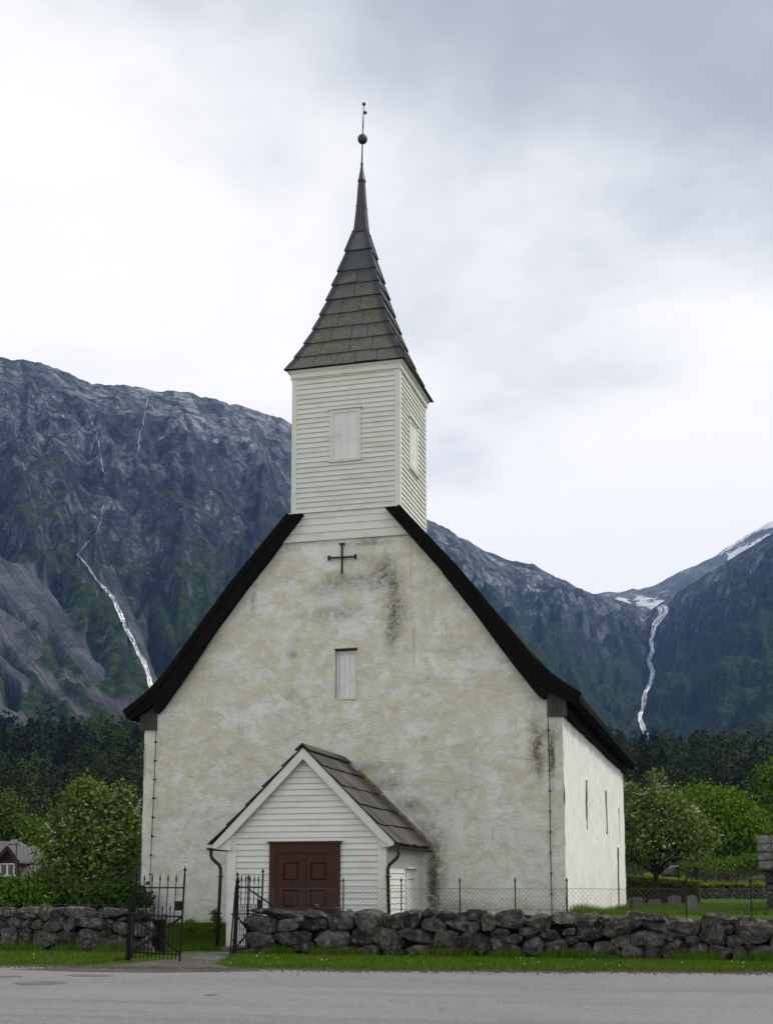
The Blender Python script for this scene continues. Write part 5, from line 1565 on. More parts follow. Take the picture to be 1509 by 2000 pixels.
# a strut standing in front of the wall end: outer stile of the post
so = thing('gate_stay', (float(gp_[0]) - 0.1, float(gp_[1]), 0), 'thin iron stay bar leaning beside the right gate post', 'iron stay')
mb = MB().tube([onZ(449, 1869, 0.02), onZ(449, 1869, 0.02) + np.array([0.10, 0.0, 1.35])], 0.019, 8); mb.tube([onZ(449, 1869, 0.02) + np.array([0.10, 0.0, 1.35]), onZ(449, 1869, 0.02) + np.array([0.125, 0.0, 1.66])], [0.028, 0.004], 8); mb.build('bar', IRON, so)
b0 = onZ(449, 1869, 0.02)
MB().beam((b0[0] + 0.02, b0[1], 0.95), (float(gp_[0]) + 0.03, float(gp_[1]), 0.85), 0.03, 0.03).build('link', IRON, so)
MB().beam((b0[0] + 0.09, b0[1], 1.3), (float(gp_[0]) + 0.05, float(gp_[1]), 1.3), 0.03, 0.03).build('link', IRON, so)
# rear fence post with its diagonal stay
FP = onY(485, 1735, WY + 0.62)
t = thing('stay_post', (float(FP[0]), float(FP[1]), 0.3), 'black iron end post with a diagonal stay behind the wall slab', 'fence post')
mb = MB().tube([(FP[0] - 0.02, FP[1], 0.0), (FP[0], FP[1], 1.66)], 0.02, 8); spear(mb, (FP[0], FP[1], 1.66), 0.16, 0.036); mb.build('post', IRON, t)
MB().beam((FP[0], FP[1], 1.48), (FP[0] + 1.0, FP[1] - 0.05, 0.86), 0.03, 0.03).build('stay', IRON, t)


# ================================================================== VEGETATION
def leaf_quads(C, size, rng, up_bias=0.3, aspect=1.6, out=None):
    n = len(C)
    a = rng.normal(size=(n, 3)); a /= np.linalg.norm(a, axis=1)[:, None]
    nrm = rng.normal(size=(n, 3)); nrm[:, 2] = np.abs(nrm[:, 2]) + up_bias
    if out is not None: nrm = rng.normal(size=(n, 3)) * 0.55 + out * 1.2
    b = np.cross(nrm, a); b /= (np.linalg.norm(b, axis=1)[:, None] + 1e-9)
    s = size * rng.uniform(0.6, 1.25, n)[:, None]
    V = np.stack([C - a * s * aspect / 2, C + b * s / 2, C + a * s * aspect / 2, C - b * s / 2], 1).reshape(-1, 3)
    Fq = np.arange(4 * n).reshape(n, 4)
    return V, Fq


def clump_points(ells, nclump, per, rng, spread, shell=0.55, flat=0.75):
    """leaf clump centres through the crown volume, denser towards its skin"""
    vol = np.array([e[3] * e[4] * e[5] for e in ells]) ** 0.75
    which = rng.choice(len(ells), nclump, p=vol / vol.sum())
    d = rng.normal(size=(nclump, 3)); d /= np.linalg.norm(d, axis=1)[:, None]
    r = shell + (1.06 - shell) * rng.random(nclump) ** 0.6
    E_ = np.array(ells)[which]
    C = E_[:, :3] + d * E_[:, 3:6] * r[:, None]
    pts = C[:, None, :] + rng.normal(size=(nclump, per, 3)) * spread * np.array([1, 1, flat])
    global LAST_OUT
    # leaves face away from the middle of their clump and of the crown
    o_ = 0.6 * d[:, None, :] + 0.9 * (pts - C[:, None, :]) / max(spread, 1e-6) / 1.7 + np.array([0, 0, 0.35])
    LAST_OUT = (o_ / (np.linalg.norm(o_, axis=2)[:, :, None] + 1e-9)).reshape(-1, 3)
    return C, pts.reshape(-1, 3)


def tree(name, label, cat, base, ells, leafmat, nclump, per, leaf, spread, trunk_r=0.14, bark=None, blossom=0, bsize=0.1, seed=1, group=None, trunk_parts=1, shell=0.55):
    rng = np.random.default_rng(seed); rnd = random.Random(seed)
    t = thing(name, base, label, cat, group)
    B = Vector(base)
    C, pts = clump_points(ells, nclump, per, rng, spread, shell)
    ok = pts[:, 2] > base[2] + 0.05
    pts = pts[ok]; out_ = LAST_OUT[ok]
    V, Fq = leaf_quads(pts, leaf, rng, out=out_)
    cr_ = np_obj('crown', V, Fq, leafmat, t)
    # trunk and limbs
    mb = MB()
    low = min(e[2] - e[5] for e in ells); cz = np.mean([e[2] for e in ells])
    cen = Vector((np.mean([e[0] for e in ells]), np.mean([e[1] for e in ells]), cz))
    fork = B + (cen - B) * 0.42
    mb.tube([B - Vector((0, 0, 0.15)), B + Vector((0.02, 0, 0.15)), B.lerp(fork, 0.5) + Vector((rnd.uniform(-.05, .05), 0, 0)), fork], [trunk_r * 1.35, trunk_r * 1.05, trunk_r * 0.9, trunk_r * 0.75], 9)
    for e in ells:
        tip = Vector(e[:3]) + Vector((0, 0, e[5] * 0.5))
        m1 = fork.lerp(tip, 0.45) + Vector((rnd.uniform(-.2, .2), rnd.uniform(-.2, .2), -0.05))
        mb.tube([fork - Vector((0, 0, 0.1)), m1, tip], [trunk_r * 0.55, trunk_r * 0.35, 0.012], 7)
        for q_ in range(4):
            dd = Vector((rnd.gauss(0, 1), rnd.gauss(0, 1), rnd.gauss(0.2, 0.7))).normalized()
            en = Vector(e[:3]) + Vector((dd.x * e[3], dd.y * e[4], dd.z * e[5])) * 0.95
            mb.tube([m1, m1.lerp(en, 0.5) + Vector((0, 0, 0.08)), en], [trunk_r * 0.28, trunk_r * 0.16, 0.006], 5)
    mb.build('trunk', bark or BARK, t, True)
    if blossom:
        Cb, pb = clump_points(ells, blossom, 4, rng, bsize * 0.30, 0.96, 0.5)
        pb += np.array([0, 0, bsize * 0.2])
        V, Fq = leaf_quads(pb, bsize * 0.62, rng, 1.2, 1.1)
        np_obj('blossom', V, Fq, BLOSSOM, t)
    return t


def ell(x, y, R, rx, rz, ry=None):
    """ellipsoid seen at photo position, radii in photo pixels at that distance"""
    p = polar(x, y, R); k = R / F
    return (p[0], p[1], p[2], rx * k, (ry or rx) * k, rz * k)


def gbase(x, R, z=None):
    d = hdir(x); X_, Y_ = d[0] * R, d[1] * R
    return (float(X_), float(Y_), float(z if z is not None else z_ground_full(X_, Y_)))


# flowering trees
R_ = 44
tree('rowan_tree', 'round rowan tree covered in cream blossom left of the church', 'tree', gbase(185, R_),
     [ell(178, 1600, R_, 55, 62), ell(135, 1645, R_, 55, 55), ell(200, 1660, R_, 62, 70), ell(165, 1550, R_, 34, 26), ell(105, 1680, R_, 42, 40), ell(235, 1640, R_, 48, 65), ell(160, 1705, R_, 60, 40), ell(235, 1570, R_, 38, 28)],
     LEAF_R, 640, 24, 0.100, 0.19, 0.10, None, 1300, 0.105, 5, 'blossoming rowan trees')
R_ = 60
tree('rowan_tree', 'broad blossoming rowan tree by the hedge right of the church', 'tree', gbase(1276, R_),
     [ell(1275, 1590, R_, 55, 50), ell(1240, 1620, R_, 45, 55), ell(1320, 1610, R_, 50, 45), ell(1360, 1635, R_, 42, 32), ell(1280, 1650, R_, 70, 35), ell(1283, 1535, R_, 16, 22), ell(1225, 1570, R_, 28, 40), ell(1340, 1665, R_, 45, 18), ell(1230, 1680, R_, 34, 22), ell(1300, 1560, R_, 34, 26)],
     LEAF_R, 470, 24, 0.12, 0.27, 0.15, None, 950, 0.115, 9, 'blossoming rowan trees', shell=0.35)
R_ = 84
tree('ash_tree', 'bright green leafy tree behind the blossoming rowan on the right', 'tree', gbase(1420, R_),
     [ell(1400, 1585, R_, 55, 40), ell(1450, 1610, R_, 45, 40), ell(1375, 1575, R_, 40, 32), ell(1385, 1556, R_, 24, 16), ell(1480, 1640, R_, 30, 35), ell(1420, 1640, R_, 55, 30), ell(1345, 1570, R_, 30, 22)],
     LEAF_B, 520, 24, 0.17, 0.34, 0.13, PALEBARK, 0, 0, 13)
R_ = 96
tree('birch_tree', 'dull green tall tree at the right picture edge', 'tree', gbase(1525, R_),
     [ell(1510, 1560, R_, 40, 55), ell(1535, 1520, R_, 38, 40), ell(1500, 1620, R_, 34, 45), ell(1545, 1600, R_, 45, 70)], LEAF_M, 420, 24, 0.20, 0.42, 0.14, PALEBARK, 0, 0, 17)
R_ = 100
for k, (x, lb, ee) in enumerate([(12, 'pale green young birch above the brown house at the left edge', [(10, 1590, 24, 42), (-8, 1610, 24, 50), (28, 1620, 20, 35)]),
                                 (52, 'yellow green birch between the house roof and the rowan', [(44, 1625, 16, 30), (60, 1640, 20, 32)])]):
    tree('birch_tree', lb, 'tree', gbase(x, R_), [ell(a, b, R_, c, d) for a, b, c, d in ee], LEAF_O if k == 0 else LEAF_M, 260, 22, 0.17, 0.4, 0.10, PALEBARK, 0, 0, 30 + k)


def shrub(name, label, cat, x, R, ells_, mat, nc, per, leaf, spread, seed, group=None, zb=None):
    t = thing(name, gbase(x, R, zb), label, cat, group)
    rng = np.random.default_rng(seed)
    C, pts = clump_points([ell(*e[:2], R, *e[2:]) for e in ells_], nc, per, rng, spread, 0.4)
    ok = pts[:, 2] > t.location.z - 0.1
    pts = pts[ok]
    V, Fq = leaf_quads(pts, leaf, rng, out=LAST_OUT[ok])
    np_obj('foliage', V, Fq, mat, t)
    mb = MB(); B = Vector(t.location)
    for k in range(0, min(len(C), 40), 4):
        mb.tube([B, B.lerp(Vector(C[k]), 0.6), Vector(C[k])], [0.02, 0.012, 0.004], 5)
    mb.build('stem', BARK, t)
    return t


shrub('garden_shrub', 'bright green leafy shrub above the left wall at the picture edge', 'shrub', 30, 36, [(30, 1748, 45, 26), (-20, 1752, 50, 34), (60, 1750, 35, 26)], LEAF_M, 300, 26, 0.085, 0.14, 41, 'shrubs behind the left wall')
shrub('garden_shrub', 'olive green shrub behind the left wall under the rowan branches', 'shrub', 105, 37, [(85, 1728, 32, 22), (110, 1752, 45, 28), (150, 1762, 40, 20)], LEAF_O, 260, 26, 0.08, 0.14, 42, 'shrubs behind the left wall')
shrub('garden_shrub', 'dark dense shrub between the left wall and the church corner', 'shrub', 210, 36, [(190, 1758, 40, 24), (235, 1756, 40, 28), (262, 1762, 22, 22)], LEAF_D, 320, 26, 0.085, 0.14, 43, 'shrubs behind the left wall')
shrub('wall_plant', 'leafy green plant at the church wall beside the porch downpipe', 'plant', 422, 33.4, [(423, 1800, 7, 16), (420, 1788, 5, 9)], LEAF_M, 40, 14, 0.05, 0.05, 44, None, 0.42)
shrub('wall_plant', 'low yellow green plant at the foot of the church wall behind the gate', 'plant', 374, 33.6, [(374, 1806, 11, 7), (368, 1812, 14, 5)], LEAF_B, 34, 14, 0.05, 0.05, 45, None, 0.42)

# hedge behind the graves
HR = 66.0
t = thing('hedge', gbase(1290, HR), 'clipped hedge with yellow green top behind the gravestones', 'hedge')
rng = np.random.default_rng(61)
pa, pb = np.array(gbase(1205, HR)), np.array(gbase(1366, HR + 1))
n = 26000
u = rng.random(n)
P_ = pa[None] + (pb - pa)[None] * u[:, None]
ztop = 2.05 - 0.35 * u
dep = rng.uniform(-0.6, 0.6, n)
face = rng.random(n)
zz_ = np.where(face < 0.5, P_[:, 2] - 0.1 + (ztop - P_[:, 2]) * rng.random(n), ztop + rng.normal(0, 0.04, n))
dep = np.where(face < 0.5, -0.6 + rng.normal(0, 0.05, n), dep)
P_[:, 1] += dep; P_[:, 2] = zz_
V, Fq = leaf_quads(P_[face < 0.5], 0.07, rng); np_obj('foliage', V, Fq, HEDGE, t)
V, Fq = leaf_quads(P_[face >= 0.5], 0.07, rng, 0.8); np_obj('top_shoots', V, Fq, HEDGE_TOP, t)
MB().hexa([tuple(pa + (0, -0.5, -0.2)), tuple(pb + (0, -0.5, -0.2)), tuple(pb + (0, 0.5, -0.2)), tuple(pa + (0, 0.5, -0.2)), (pa[0], pa[1] - 0.5, 1.98), (pb[0], pb[1] - 0.5, 1.63), (pb[0], pb[1] + 0.5, 1.63), (pa[0], pa[1] + 0.5, 1.98)]).build('branch_core', LEAF_D, t)

# grasses
def grass(name, label, pts, h, rng, lean=0.5, w=0.012):
    n = len(pts)
    a = rng.uniform(0, 2 * math.pi, n); hh = h * rng.uniform(0.45, 1.25, n)
    wx = np.stack([np.cos(a), np.sin(a), np.zeros(n)], 1) * w * rng.uniform(0.7, 1.4, n)[:, None]
    tip = pts + np.stack([rng.normal(0, lean, n) * hh, rng.normal(0, lean, n) * hh, hh], 1)
    V = np.stack([pts - wx, pts + wx, tip], 1).reshape(-1, 3)
    o = np_obj(name, V, np.arange(3 * n).reshape(n, 3), GRASS)
    recenter(o, tuple(pts[0]))
    return tag(o, label, 'grass', kind='stuff')


rng = np.random.default_rng(71)


def edge_y(x): return np.interp(x, [p[0] for p in edge], [p[1] for p in edge])


# verge strips on both sides of the gate
def verge(xa, xb, n, label, taper=0):
    x = rng.uniform(xa, xb, n)
    lo_ = edge_y(x) + 0.42 + 0.18 * np.sin(x * 2.1) * np.sin(x * 0.7 + 1) + rng.uniform(-0.12, 0.1, n)
    if taper: lo_ = lo_ + np.clip((x - (xa if taper < 0 else xb)) * taper, 0, None) * 0
    y = lo_ + (WY + 0.02 - lo_) * rng.random(n) ** 1.0
    keep = np.ones(n, bool)
    for poly in (gp,):
        P2 = np.array([(p[0], p[1]) for p in poly]); inside = np.zeros(n, bool)
        j = len(P2) - 1
        for i in range(len(P2)):
            c_ = ((P2[i, 1] > y) != (P2[j, 1] > y)) & (x < (P2[j, 0] - P2[i, 0]) * (y - P2[i, 1]) / (P2[j, 1] - P2[i, 1] + 1e-9) + P2[i, 0])
            inside ^= c_; j = i
        keep &= ~inside
    keep &= rng.random(n) < 0.35 + 0.65 * np.clip((y - lo_) / 0.35, 0, 1)
    x, y = x[keep], y[keep]
    z = np.array([ground_z(a, b) for a, b in zip(x, y)])
    return grass('verge_grass', label, np.stack([x, y, z], 1), 0.085, rng, 0.55, 0.011)


verge(-19, XGL + 0.3, 42000, 'strip of short green grass before the left stone wall')
verge(XGR - 0.75, 4.5, 105000, 'strip of short green grass between the road and the right stone wall')
# longer tufts at the wall foot
for (xa, xb, n, lb) in ((-19, XGL - 0.1, 5000, 'tall grass tufts at the foot of the left stone wall'), (XGR + 0.2, 4.5, 15000, 'tall grass tufts at the foot of the right stone wall')):
    x = rng.uniform(xa, xb, n)
    dens = 0.5 + 0.5 * np.sin(x * 3.7 + np.sin(x * 1.3) * 2)
    k = rng.random(n) < dens * 0.9
    x = x[k]; y = WY - 0.02 - np.abs(rng.normal(0, 0.10, len(x)))
    grass('wall_foot_grass', lb, np.stack([x, y, np.full(len(x), 0.0)], 1), 0.27, rng, 0.26, 0.009)
# churchyard lawn seen through the gate and right of the church
n = 52000
x = rng.uniform(-15.5, -11.9, n); y = rng.uniform(27.9, 33.0, n)
k = ~((y < 29.2) & (x > -12.6) & (x < -11.2)) & ~((y < 28.3) & (x > -14.2))
x, y = x[k], y[k]
grass('lawn_grass', 'churchyard lawn seen through the gate left of the porch', np.stack([x, y, [ground_z(a, b) for a, b in zip(x, y)]], 1), 0.09, rng, 0.5, 0.012)
n = 90000
R_ = 34 + 32 * rng.random(n) ** 0.8; px = rng.uniform(1170, 1600, n)
dd = np.array([hdir(v) for v in np.linspace(1150, 1620, 200)])
dx = np.interp(px, np.linspace(1150, 1620, 200), dd[:, 0]) * R_; dy = np.interp(px, np.linspace(1150, 1620, 200), dd[:, 1]) * R_
k = ~((dx < XR + 0.05) & (dy < YB))
dx, dy = dx[k], dy[k]
grass('lawn_grass', 'graveyard lawn right of the church', np.stack([dx, dy, [ground_z(a, b) for a, b in zip(dx, dy)]], 1), 0.12, rng, 0.5, 0.018)
n = 2600
y = rng.uniform(YC - 0.2, YB, n); x = XR + np.abs(rng.normal(0.12, 0.1, n))
grass('wall_foot_grass', 'dry tall grass along the foot of the white side wall', np.stack([x, y, [ground_z(a, b) for a, b in zip(x, y)]], 1), 0.28, rng, 0.3, 0.010)

# ================================================================== GRAVES, GARDEN, HOUSES
def gravestone(label, x0, x1, yt, yb, top='round'):
    R = (EYE - 0.60) * F / (yb - 1730) / 1.0
    R = min(max(R, 40), 62)
    p0, p1 = np.array(polar(x0, yb, R)), np.array(polar(x1, yb, R)); zt = polar((x0 + x1) / 2, yt, R)[2]
    zg = z_ground_full((p0[0] + p1[0]) / 2, (p0[1] + p1[1]) / 2) - 0.05
    t = thing('gravestone', tuple((p0 + p1) / 2 * np.array([1, 1, 0]) + np.array([0, 0, zg])), label, 'gravestone', 'gravestones on the lawn right of the church')
    u = (p1 - p0); w = np.linalg.norm(u); u /= w; n_ = np.array([-u[1], u[0], 0])
    zs = polar(x0, yb, R)[2]
    zg = min(zg, zs - 0.02)
    H_ = zt - zg
    if top == 'round': pr = [(0, 0), (w, 0), (w * 1.0, H_ * 0.80), (w * 0.93, H_ * 0.90), (w * 0.72, H_ * 0.97), (w * 0.5, H_), (w * 0.28, H_ * 0.97), (w * 0.07, H_ * 0.90), (0, H_ * 0.80)]
    elif top == 'ogee': pr = [(0, 0), (w, 0), (w * 0.99, H_ * 0.86), (w * 0.80, H_ * 0.91), (w * 0.66, H_ * 0.985), (w * 0.5, H_), (w * 0.34, H_ * 0.985), (w * 0.2, H_ * 0.91), (w * 0.01, H_ * 0.86)]
    else: pr = [(0, 0), (w, 0), (w * 0.97, H_ * 0.95), (w * 0.85, H_), (w * 0.15, H_ * 0.99), (w * 0.03, H_ * 0.94)]
    mb = MB(); k = len(pr); b = np.array([p0[0], p0[1], zg])
    for off in (0, 0.16):
        for (a, z) in pr: mb.v.append(tuple(b + u * a + n_ * off + np.array([0, 0.0 + z * 0.02, z])))
    mb.f = [tuple(range(k)), tuple(range(k, 2 * k))[::-1]] + [(q_, k + q_, k + (q_ + 1) % k, (q_ + 1) % k) for q_ in range(k)]
    mb.build('headstone', GRAVE, t)
    MB().hexa([tuple(b + u * (-0.06) + n_ * (-0.07) - (0, 0, 0.2)), tuple(b + u * (w + 0.06) + n_ * (-0.07) - (0, 0, 0.2)), tuple(b + u * (w + 0.06) + n_ * 0.24 - (0, 0, 0.2)), tuple(b + u * (-0.06) + n_ * 0.24 - (0, 0, 0.2)),
               tuple(b + u * (-0.05) + n_ * (-0.06) + (0, 0, 0.06)), tuple(b + u * (w + 0.05) + n_ * (-0.06) + (0, 0, 0.06)), tuple(b + u * (w + 0.05) + n_ * 0.23 + (0, 0, 0.06)), tuple(b + u * (-0.05) + n_ * 0.23 + (0, 0, 0.06))]).build('plinth', GRAVE, t)


gravestone('grey gravestone nearest the church side wall', 1229, 1254, 1752, 1771, 'flat')
gravestone('low dark gravestone, second from the church', 1265, 1290, 1756, 1771, 'flat')
gravestone('pale grey gravestone with a shaped top, third from the church', 1303, 1330, 1748, 1770, 'ogee')
gravestone('tall narrow grey gravestone beside a fence post', 1340, 1361, 1748, 1780, 'round')

# low mossy garden wall behind the graves
GW = 68.0
t = thing('garden_wall', gbase(1430, GW), 'low mossy stone wall at the back of the graveyard', 'stone wall')
k = 0
for row in range(4):
    px = 1362 + 4 * (row % 2)
    while px < 1560:
        w = random.uniform(9, 20)
        y0 = 1727 + row * 7.0
        a = np.array(polar(px, y0 + 8, GW)); b = np.array(polar(px + w, y0, GW))
        o = make_stone(0, np.linalg.norm((b - a)[:2]), a[2], b[2], 0, 0.5, 3000 + k, 0.55, 2)
        o.location = ((a[0] + b[0]) / 2, (a[1] + b[1]) / 2, (a[2] + b[2]) / 2)
        o.data.materials.append(STONE2); link(o, t); k += 1; px += w
rng = np.random.default_rng(83)
m_ = 3500
pc = np.array([polar(v, 1728, GW) for v in rng.uniform(1360, 1560, m_)]) + rng.normal(0, 1, (m_, 3)) * np.array([0.05, 0.22, 0.05])
V, Fq = leaf_quads(pc, 0.09, rng, 1.0); o = np_obj('moss', V, Fq, HEDGE_TOP, t); tag(o, kind='stuff')

# wooden picket fence of the garden beyond
t = thing('picket_fence', gbase(1420, 76), 'thin dark picket fence of the garden beyond the graveyard', 'fence')
for px in np.arange(1343, 1500, 3.6):
    a = polar(px, 1724, 76); hh = 1698 + random.uniform(-1.5, 1.5)
    b = polar(px, hh, 76)
    MB().box((a[0] - 0.018, a[1] - 0.015, a[2] - 0.2), (a[0] + 0.018, a[1] + 0.015, b[2])).build('picket', GREYWOOD, t)
for yy in (1703, 1717):
    MB().beam(polar(1340, yy, 76.05), polar(1500, yy, 76.05), 0.03, 0.05).build('rail', GREYWOOD, t)
for px in (1324, 1360):
    a = polar(px, 1726, 75.5); b = polar(px, 1693, 75.5)
    MB().box((a[0] - 0.06, a[1] - 0.06, a[2] - 0.3), (a[0] + 0.06, a[1] + 0.06, b[2])).build('post', IRON, t)
shrub('garden_plants', 'row of low leafy green garden plants behind the picket fence', 'plants', 1420, 80, [(1350, 1700, 18, 8), (1385, 1698, 26, 10), (1425, 1694, 26, 12), (1465, 1690, 24, 14), (1500, 1690, 22, 14), (1410, 1702, 40, 7)], LEAF_M, 330, 22, 0.13, 0.24, 91, None, 1.6)

# timber stack and boulders beyond the garden
M_ = Mat('sawn_timber', 0.85, 0.2)
M_.color(M_.mix(M_.objrand(), M_.ramp(M_.noise(6, 4, 0.7), [(0.3, (0.22, 0.11, 0.05)), (0.7, (0.42, 0.26, 0.14))]), (0.16, 0.075, 0.04))); TIMBER = M_.m
t = thing('timber_pile', gbase(1450, 88, 2.2), 'pile of orange brown timber lying beyond the garden', 'timber pile')
rnd = random.Random(5)
for k in range(26):
    x0 = rnd.uniform(1388, 1462); ln = rnd.uniform(16, 36); yy = np.interp(x0, [1385, 1470], [1687, 1679]) + rnd.uniform(-7, 5)
    a, b = Vector(polar(x0, yy, 88 + rnd.uniform(-.6, .6))), Vector(polar(x0 + ln, yy - rnd.uniform(0, 4), 88 + rnd.uniform(-.6, .6)))
    MB().beam(a, b, 0.16, 0.10).build('timber_board', TIMBER, t)
for k, (x, y, rx, rz, R, lb) in enumerate([(1357, 1690, 11, 8, 86, 'dark boulder left of the timber pile'), (1378, 1689, 14, 8, 87, 'wide dark boulder at the timber pile'), (1408, 1687, 8, 6, 85, 'pale grey boulder before the timber pile')]):
    p = polar(x, y, R); q_ = R / F
    o = make_stone(p[0] - rx * q_, p[0] + rx * q_, p[2] - rz * q_ - 0.3, p[2] + rz * q_, p[1], 1.0, 4000 + k, 0.7, 3); o.name = 'boulder'
    o.data.materials.append(STONE2 if k == 2 else STONE); link(o); tag(o, lb, 'boulder')
M_ = Mat('dark_tarpaulin', 0.35, 0.5); M_.color(M_.ramp(M_.noise(3, 4, 0.6), [(0.4, (0.012, 0.014, 0.018)), (0.66, (0.03, 0.034, 0.042)), (0.72, (0.30, 0.32, 0.36))])); M_.bump(M_.noise(4, 5, 0.7), 0.8, 0.1); TARP = M_.m
p = polar(1308, 1697, 80); q_ = 80 / F
o = make_stone(p[0] - 22 * q_, p[0] + 20 * q_, p[2] - 16 * q_, p[2] + 9 * q_, p[1], 1.6, 4100, 0.7, 3); o.name = 'covered_heap'; o.data.materials.append(TARP); link(o); tag(o, 'heap under a dark tarpaulin seen behind the rowan trunk', 'heap')

# brown house with dormer on the left
M_ = Mat('grey_slate_roof', 0.8, 0.3); M_.color(M_.mix(M_.math('MULTIPLY', M_.objrand(), 0.5), M_.ramp(M_.noise(5, 5, 0.7), [(0.3, (0.085, 0.085, 0.085)), (0.7, (0.19, 0.185, 0.18))]), (0.07, 0.068, 0.066))); GSLATE = M_.m
BROWN = paint('dark_red_brown_boards', (0.045, 0.014, 0.014), (0.03, 0.012, 0.012), 0.7, 0.6)
HY = 68.0


def hp3(x, y, Y=HY): p = onY(x, y, Y); return Vector((float(p[0]), float(p[1]), float(p[2])))


house = thing('brown_house', tuple(hp3(0, 1760)), 'dark brown wooden house with slate roof and white dormer window at the left edge', 'house')
eL, eR = hp3(-260, 1722), hp3(74, 1722)
rg = hp3(38, 1643, HY + 3.4)
rl = hp3(-260, 1643, HY + 3.4)
zb = z_ground_full(eR.x, HY)
wl_ = MB().box((eL.x, HY + 0.5, zb - 0.3), (eR.x - 0.5, HY + 6.3, eL.z)).build('wall', BROWN, house)
bk_y = HY + 6.8
rf = MB().add([tuple(eL), tuple(eR), (eR.x, bk_y, eR.z), (eL.x, bk_y, eL.z), tuple(rl), (rg.x, rg.y, rg.z)],
              [(0, 1, 5, 4), (1, 2, 5), (2, 3, 4, 5), (3, 0, 4), (3, 2, 1, 0)]).build('roof', GSLATE, house)
# slates on the front slope
vdir = (Vector((eL.x, eL.y, eL.z)) - rl); Ls = vdir.length; vdir.normalize(); nrm = Vector((0, vdir.z, -vdir.y)); nrm = nrm if nrm.z > 0 else -nrm
cnt = 0
for c_ in range(9):
    f0, f1 = c_ / 9, (c_ + 1) / 9
    xr_ = rg.x + (eR.x - rg.x) * f0
    x = hp3(-40, 1700).x + (0.25 if c_ % 2 else 0)
    while x < xr_:
        x2 = min(xr_, x + 0.5)
        o0 = rl + vdir * (f0 * Ls) ; o1 = rl + vdir * (f1 * Ls + 0.04)
        A = [Vector((x + 0.01, o1.y, o1.z)), Vector((x2 - 0.01, o1.y, o1.z)), Vector((x2 - 0.01, o0.y, o0.z)), Vector((x + 0.01, o0.y, o0.z))]
        MB().hexa([tuple(p + nrm * (0.02 if k_ < 2 else 0.0)) for k_, p in enumerate(A)] + [tuple(p + nrm * (0.06 if k_ < 2 else 0.02)) for k_, p in enumerate(A)]).build('roof_slate', GSLATE, rf)
        x = x2
# dormer
da, dl, dr = hp3(20, 1653, HY + 0.2), hp3(-8, 1684, HY + 0.2), hp3(42, 1684, HY + 0.2)
dm = MB()
dy = HY + 3.2
zlow = hp3(20, 1722, HY + 0.2).z
dm.add([(dl.x + 0.2, HY + 0.3, zlow), (dr.x - 0.2, HY + 0.3, zlow), (dr.x - 0.2, HY + 0.3, dr.z + 0.15), (da.x, HY + 0.3, da.z - 0.1), (dl.x + 0.2, HY + 0.3, dl.z + 0.15),
        (dl.x + 0.2, dy, zlow), (dr.x - 0.2, dy, zlow), (dr.x - 0.2, dy, dr.z + 0.15), (da.x, dy, da.z - 0.1), (dl.x + 0.2, dy, dl.z + 0.15)],
       [(0, 1, 2, 3, 4), (0, 5, 6, 1), (1, 6, 7, 2), (2, 7, 8, 3), (3, 8, 9, 4), (4, 9, 5, 0)])
dorm = dm.build('dormer', BROWN, house)
for sgn, e_ in ((-1, dl), (1, dr)):
    MB().hexa([(da.x, HY - 0.05, da.z - 0.06), (e_.x, HY - 0.05, e_.z - 0.06), (e_.x, dy + 0.4, e_.z - 0.06), (da.x, dy + 0.4, da.z - 0.06), (da.x, HY - 0.05, da.z + 0.06), (e_.x, HY - 0.05, e_.z + 0.06), (e_.x, dy + 0.4, e_.z + 0.06), (da.x, dy + 0.4, da.z + 0.06)] if sgn > 0 else
              [(e_.x, HY - 0.05, e_.z - 0.06), (da.x, HY - 0.05, da.z - 0.062), (da.x, dy + 0.4, da.z - 0.062), (e_.x, dy + 0.4, e_.z - 0.06), (e_.x, HY - 0.05, e_.z + 0.06), (da.x, HY - 0.05, da.z + 0.058), (da.x, dy + 0.4, da.z + 0.058), (e_.x, dy + 0.4, e_.z + 0.06)]).build('dormer_roof', GSLATE, dorm)
    MB().beam((da.x, HY - 0.08, da.z - 0.05), (e_.x, HY - 0.08, e_.z - 0.05), 0.05, 0.2).build('barge_board', BROWN, dorm)
wa, wb = hp3(0, 1709, HY + 0.2), hp3(29, 1687, HY + 0.2)
wy = HY + 0.22
MB().box((wa.x, wy + 0.04, wa.z), (wb.x, wy + 0.06, wb.z)).build('window_pane', GLASS, dorm)
wm = (wa.x + wb.x) / 2
for (p, q_) in (((wa.x, wa.z), (wa.x + 0.07, wb.z)), ((wb.x - 0.07, wa.z), (wb.x, wb.z)), ((wm - 0.06, wa.z), (wm + 0.06, wb.z)), ((wa.x - 0.05, wa.z - 0.10), (wb.x + 0.05, wa.z)), ((wa.x, wb.z - 0.04), (wb.x, wb.z + 0.03))):
    MB().box((p[0], wy - 0.02, p[1]), (q_[0], wy + 0.039, q_[1])).build('window_frame', WHITE, dorm)
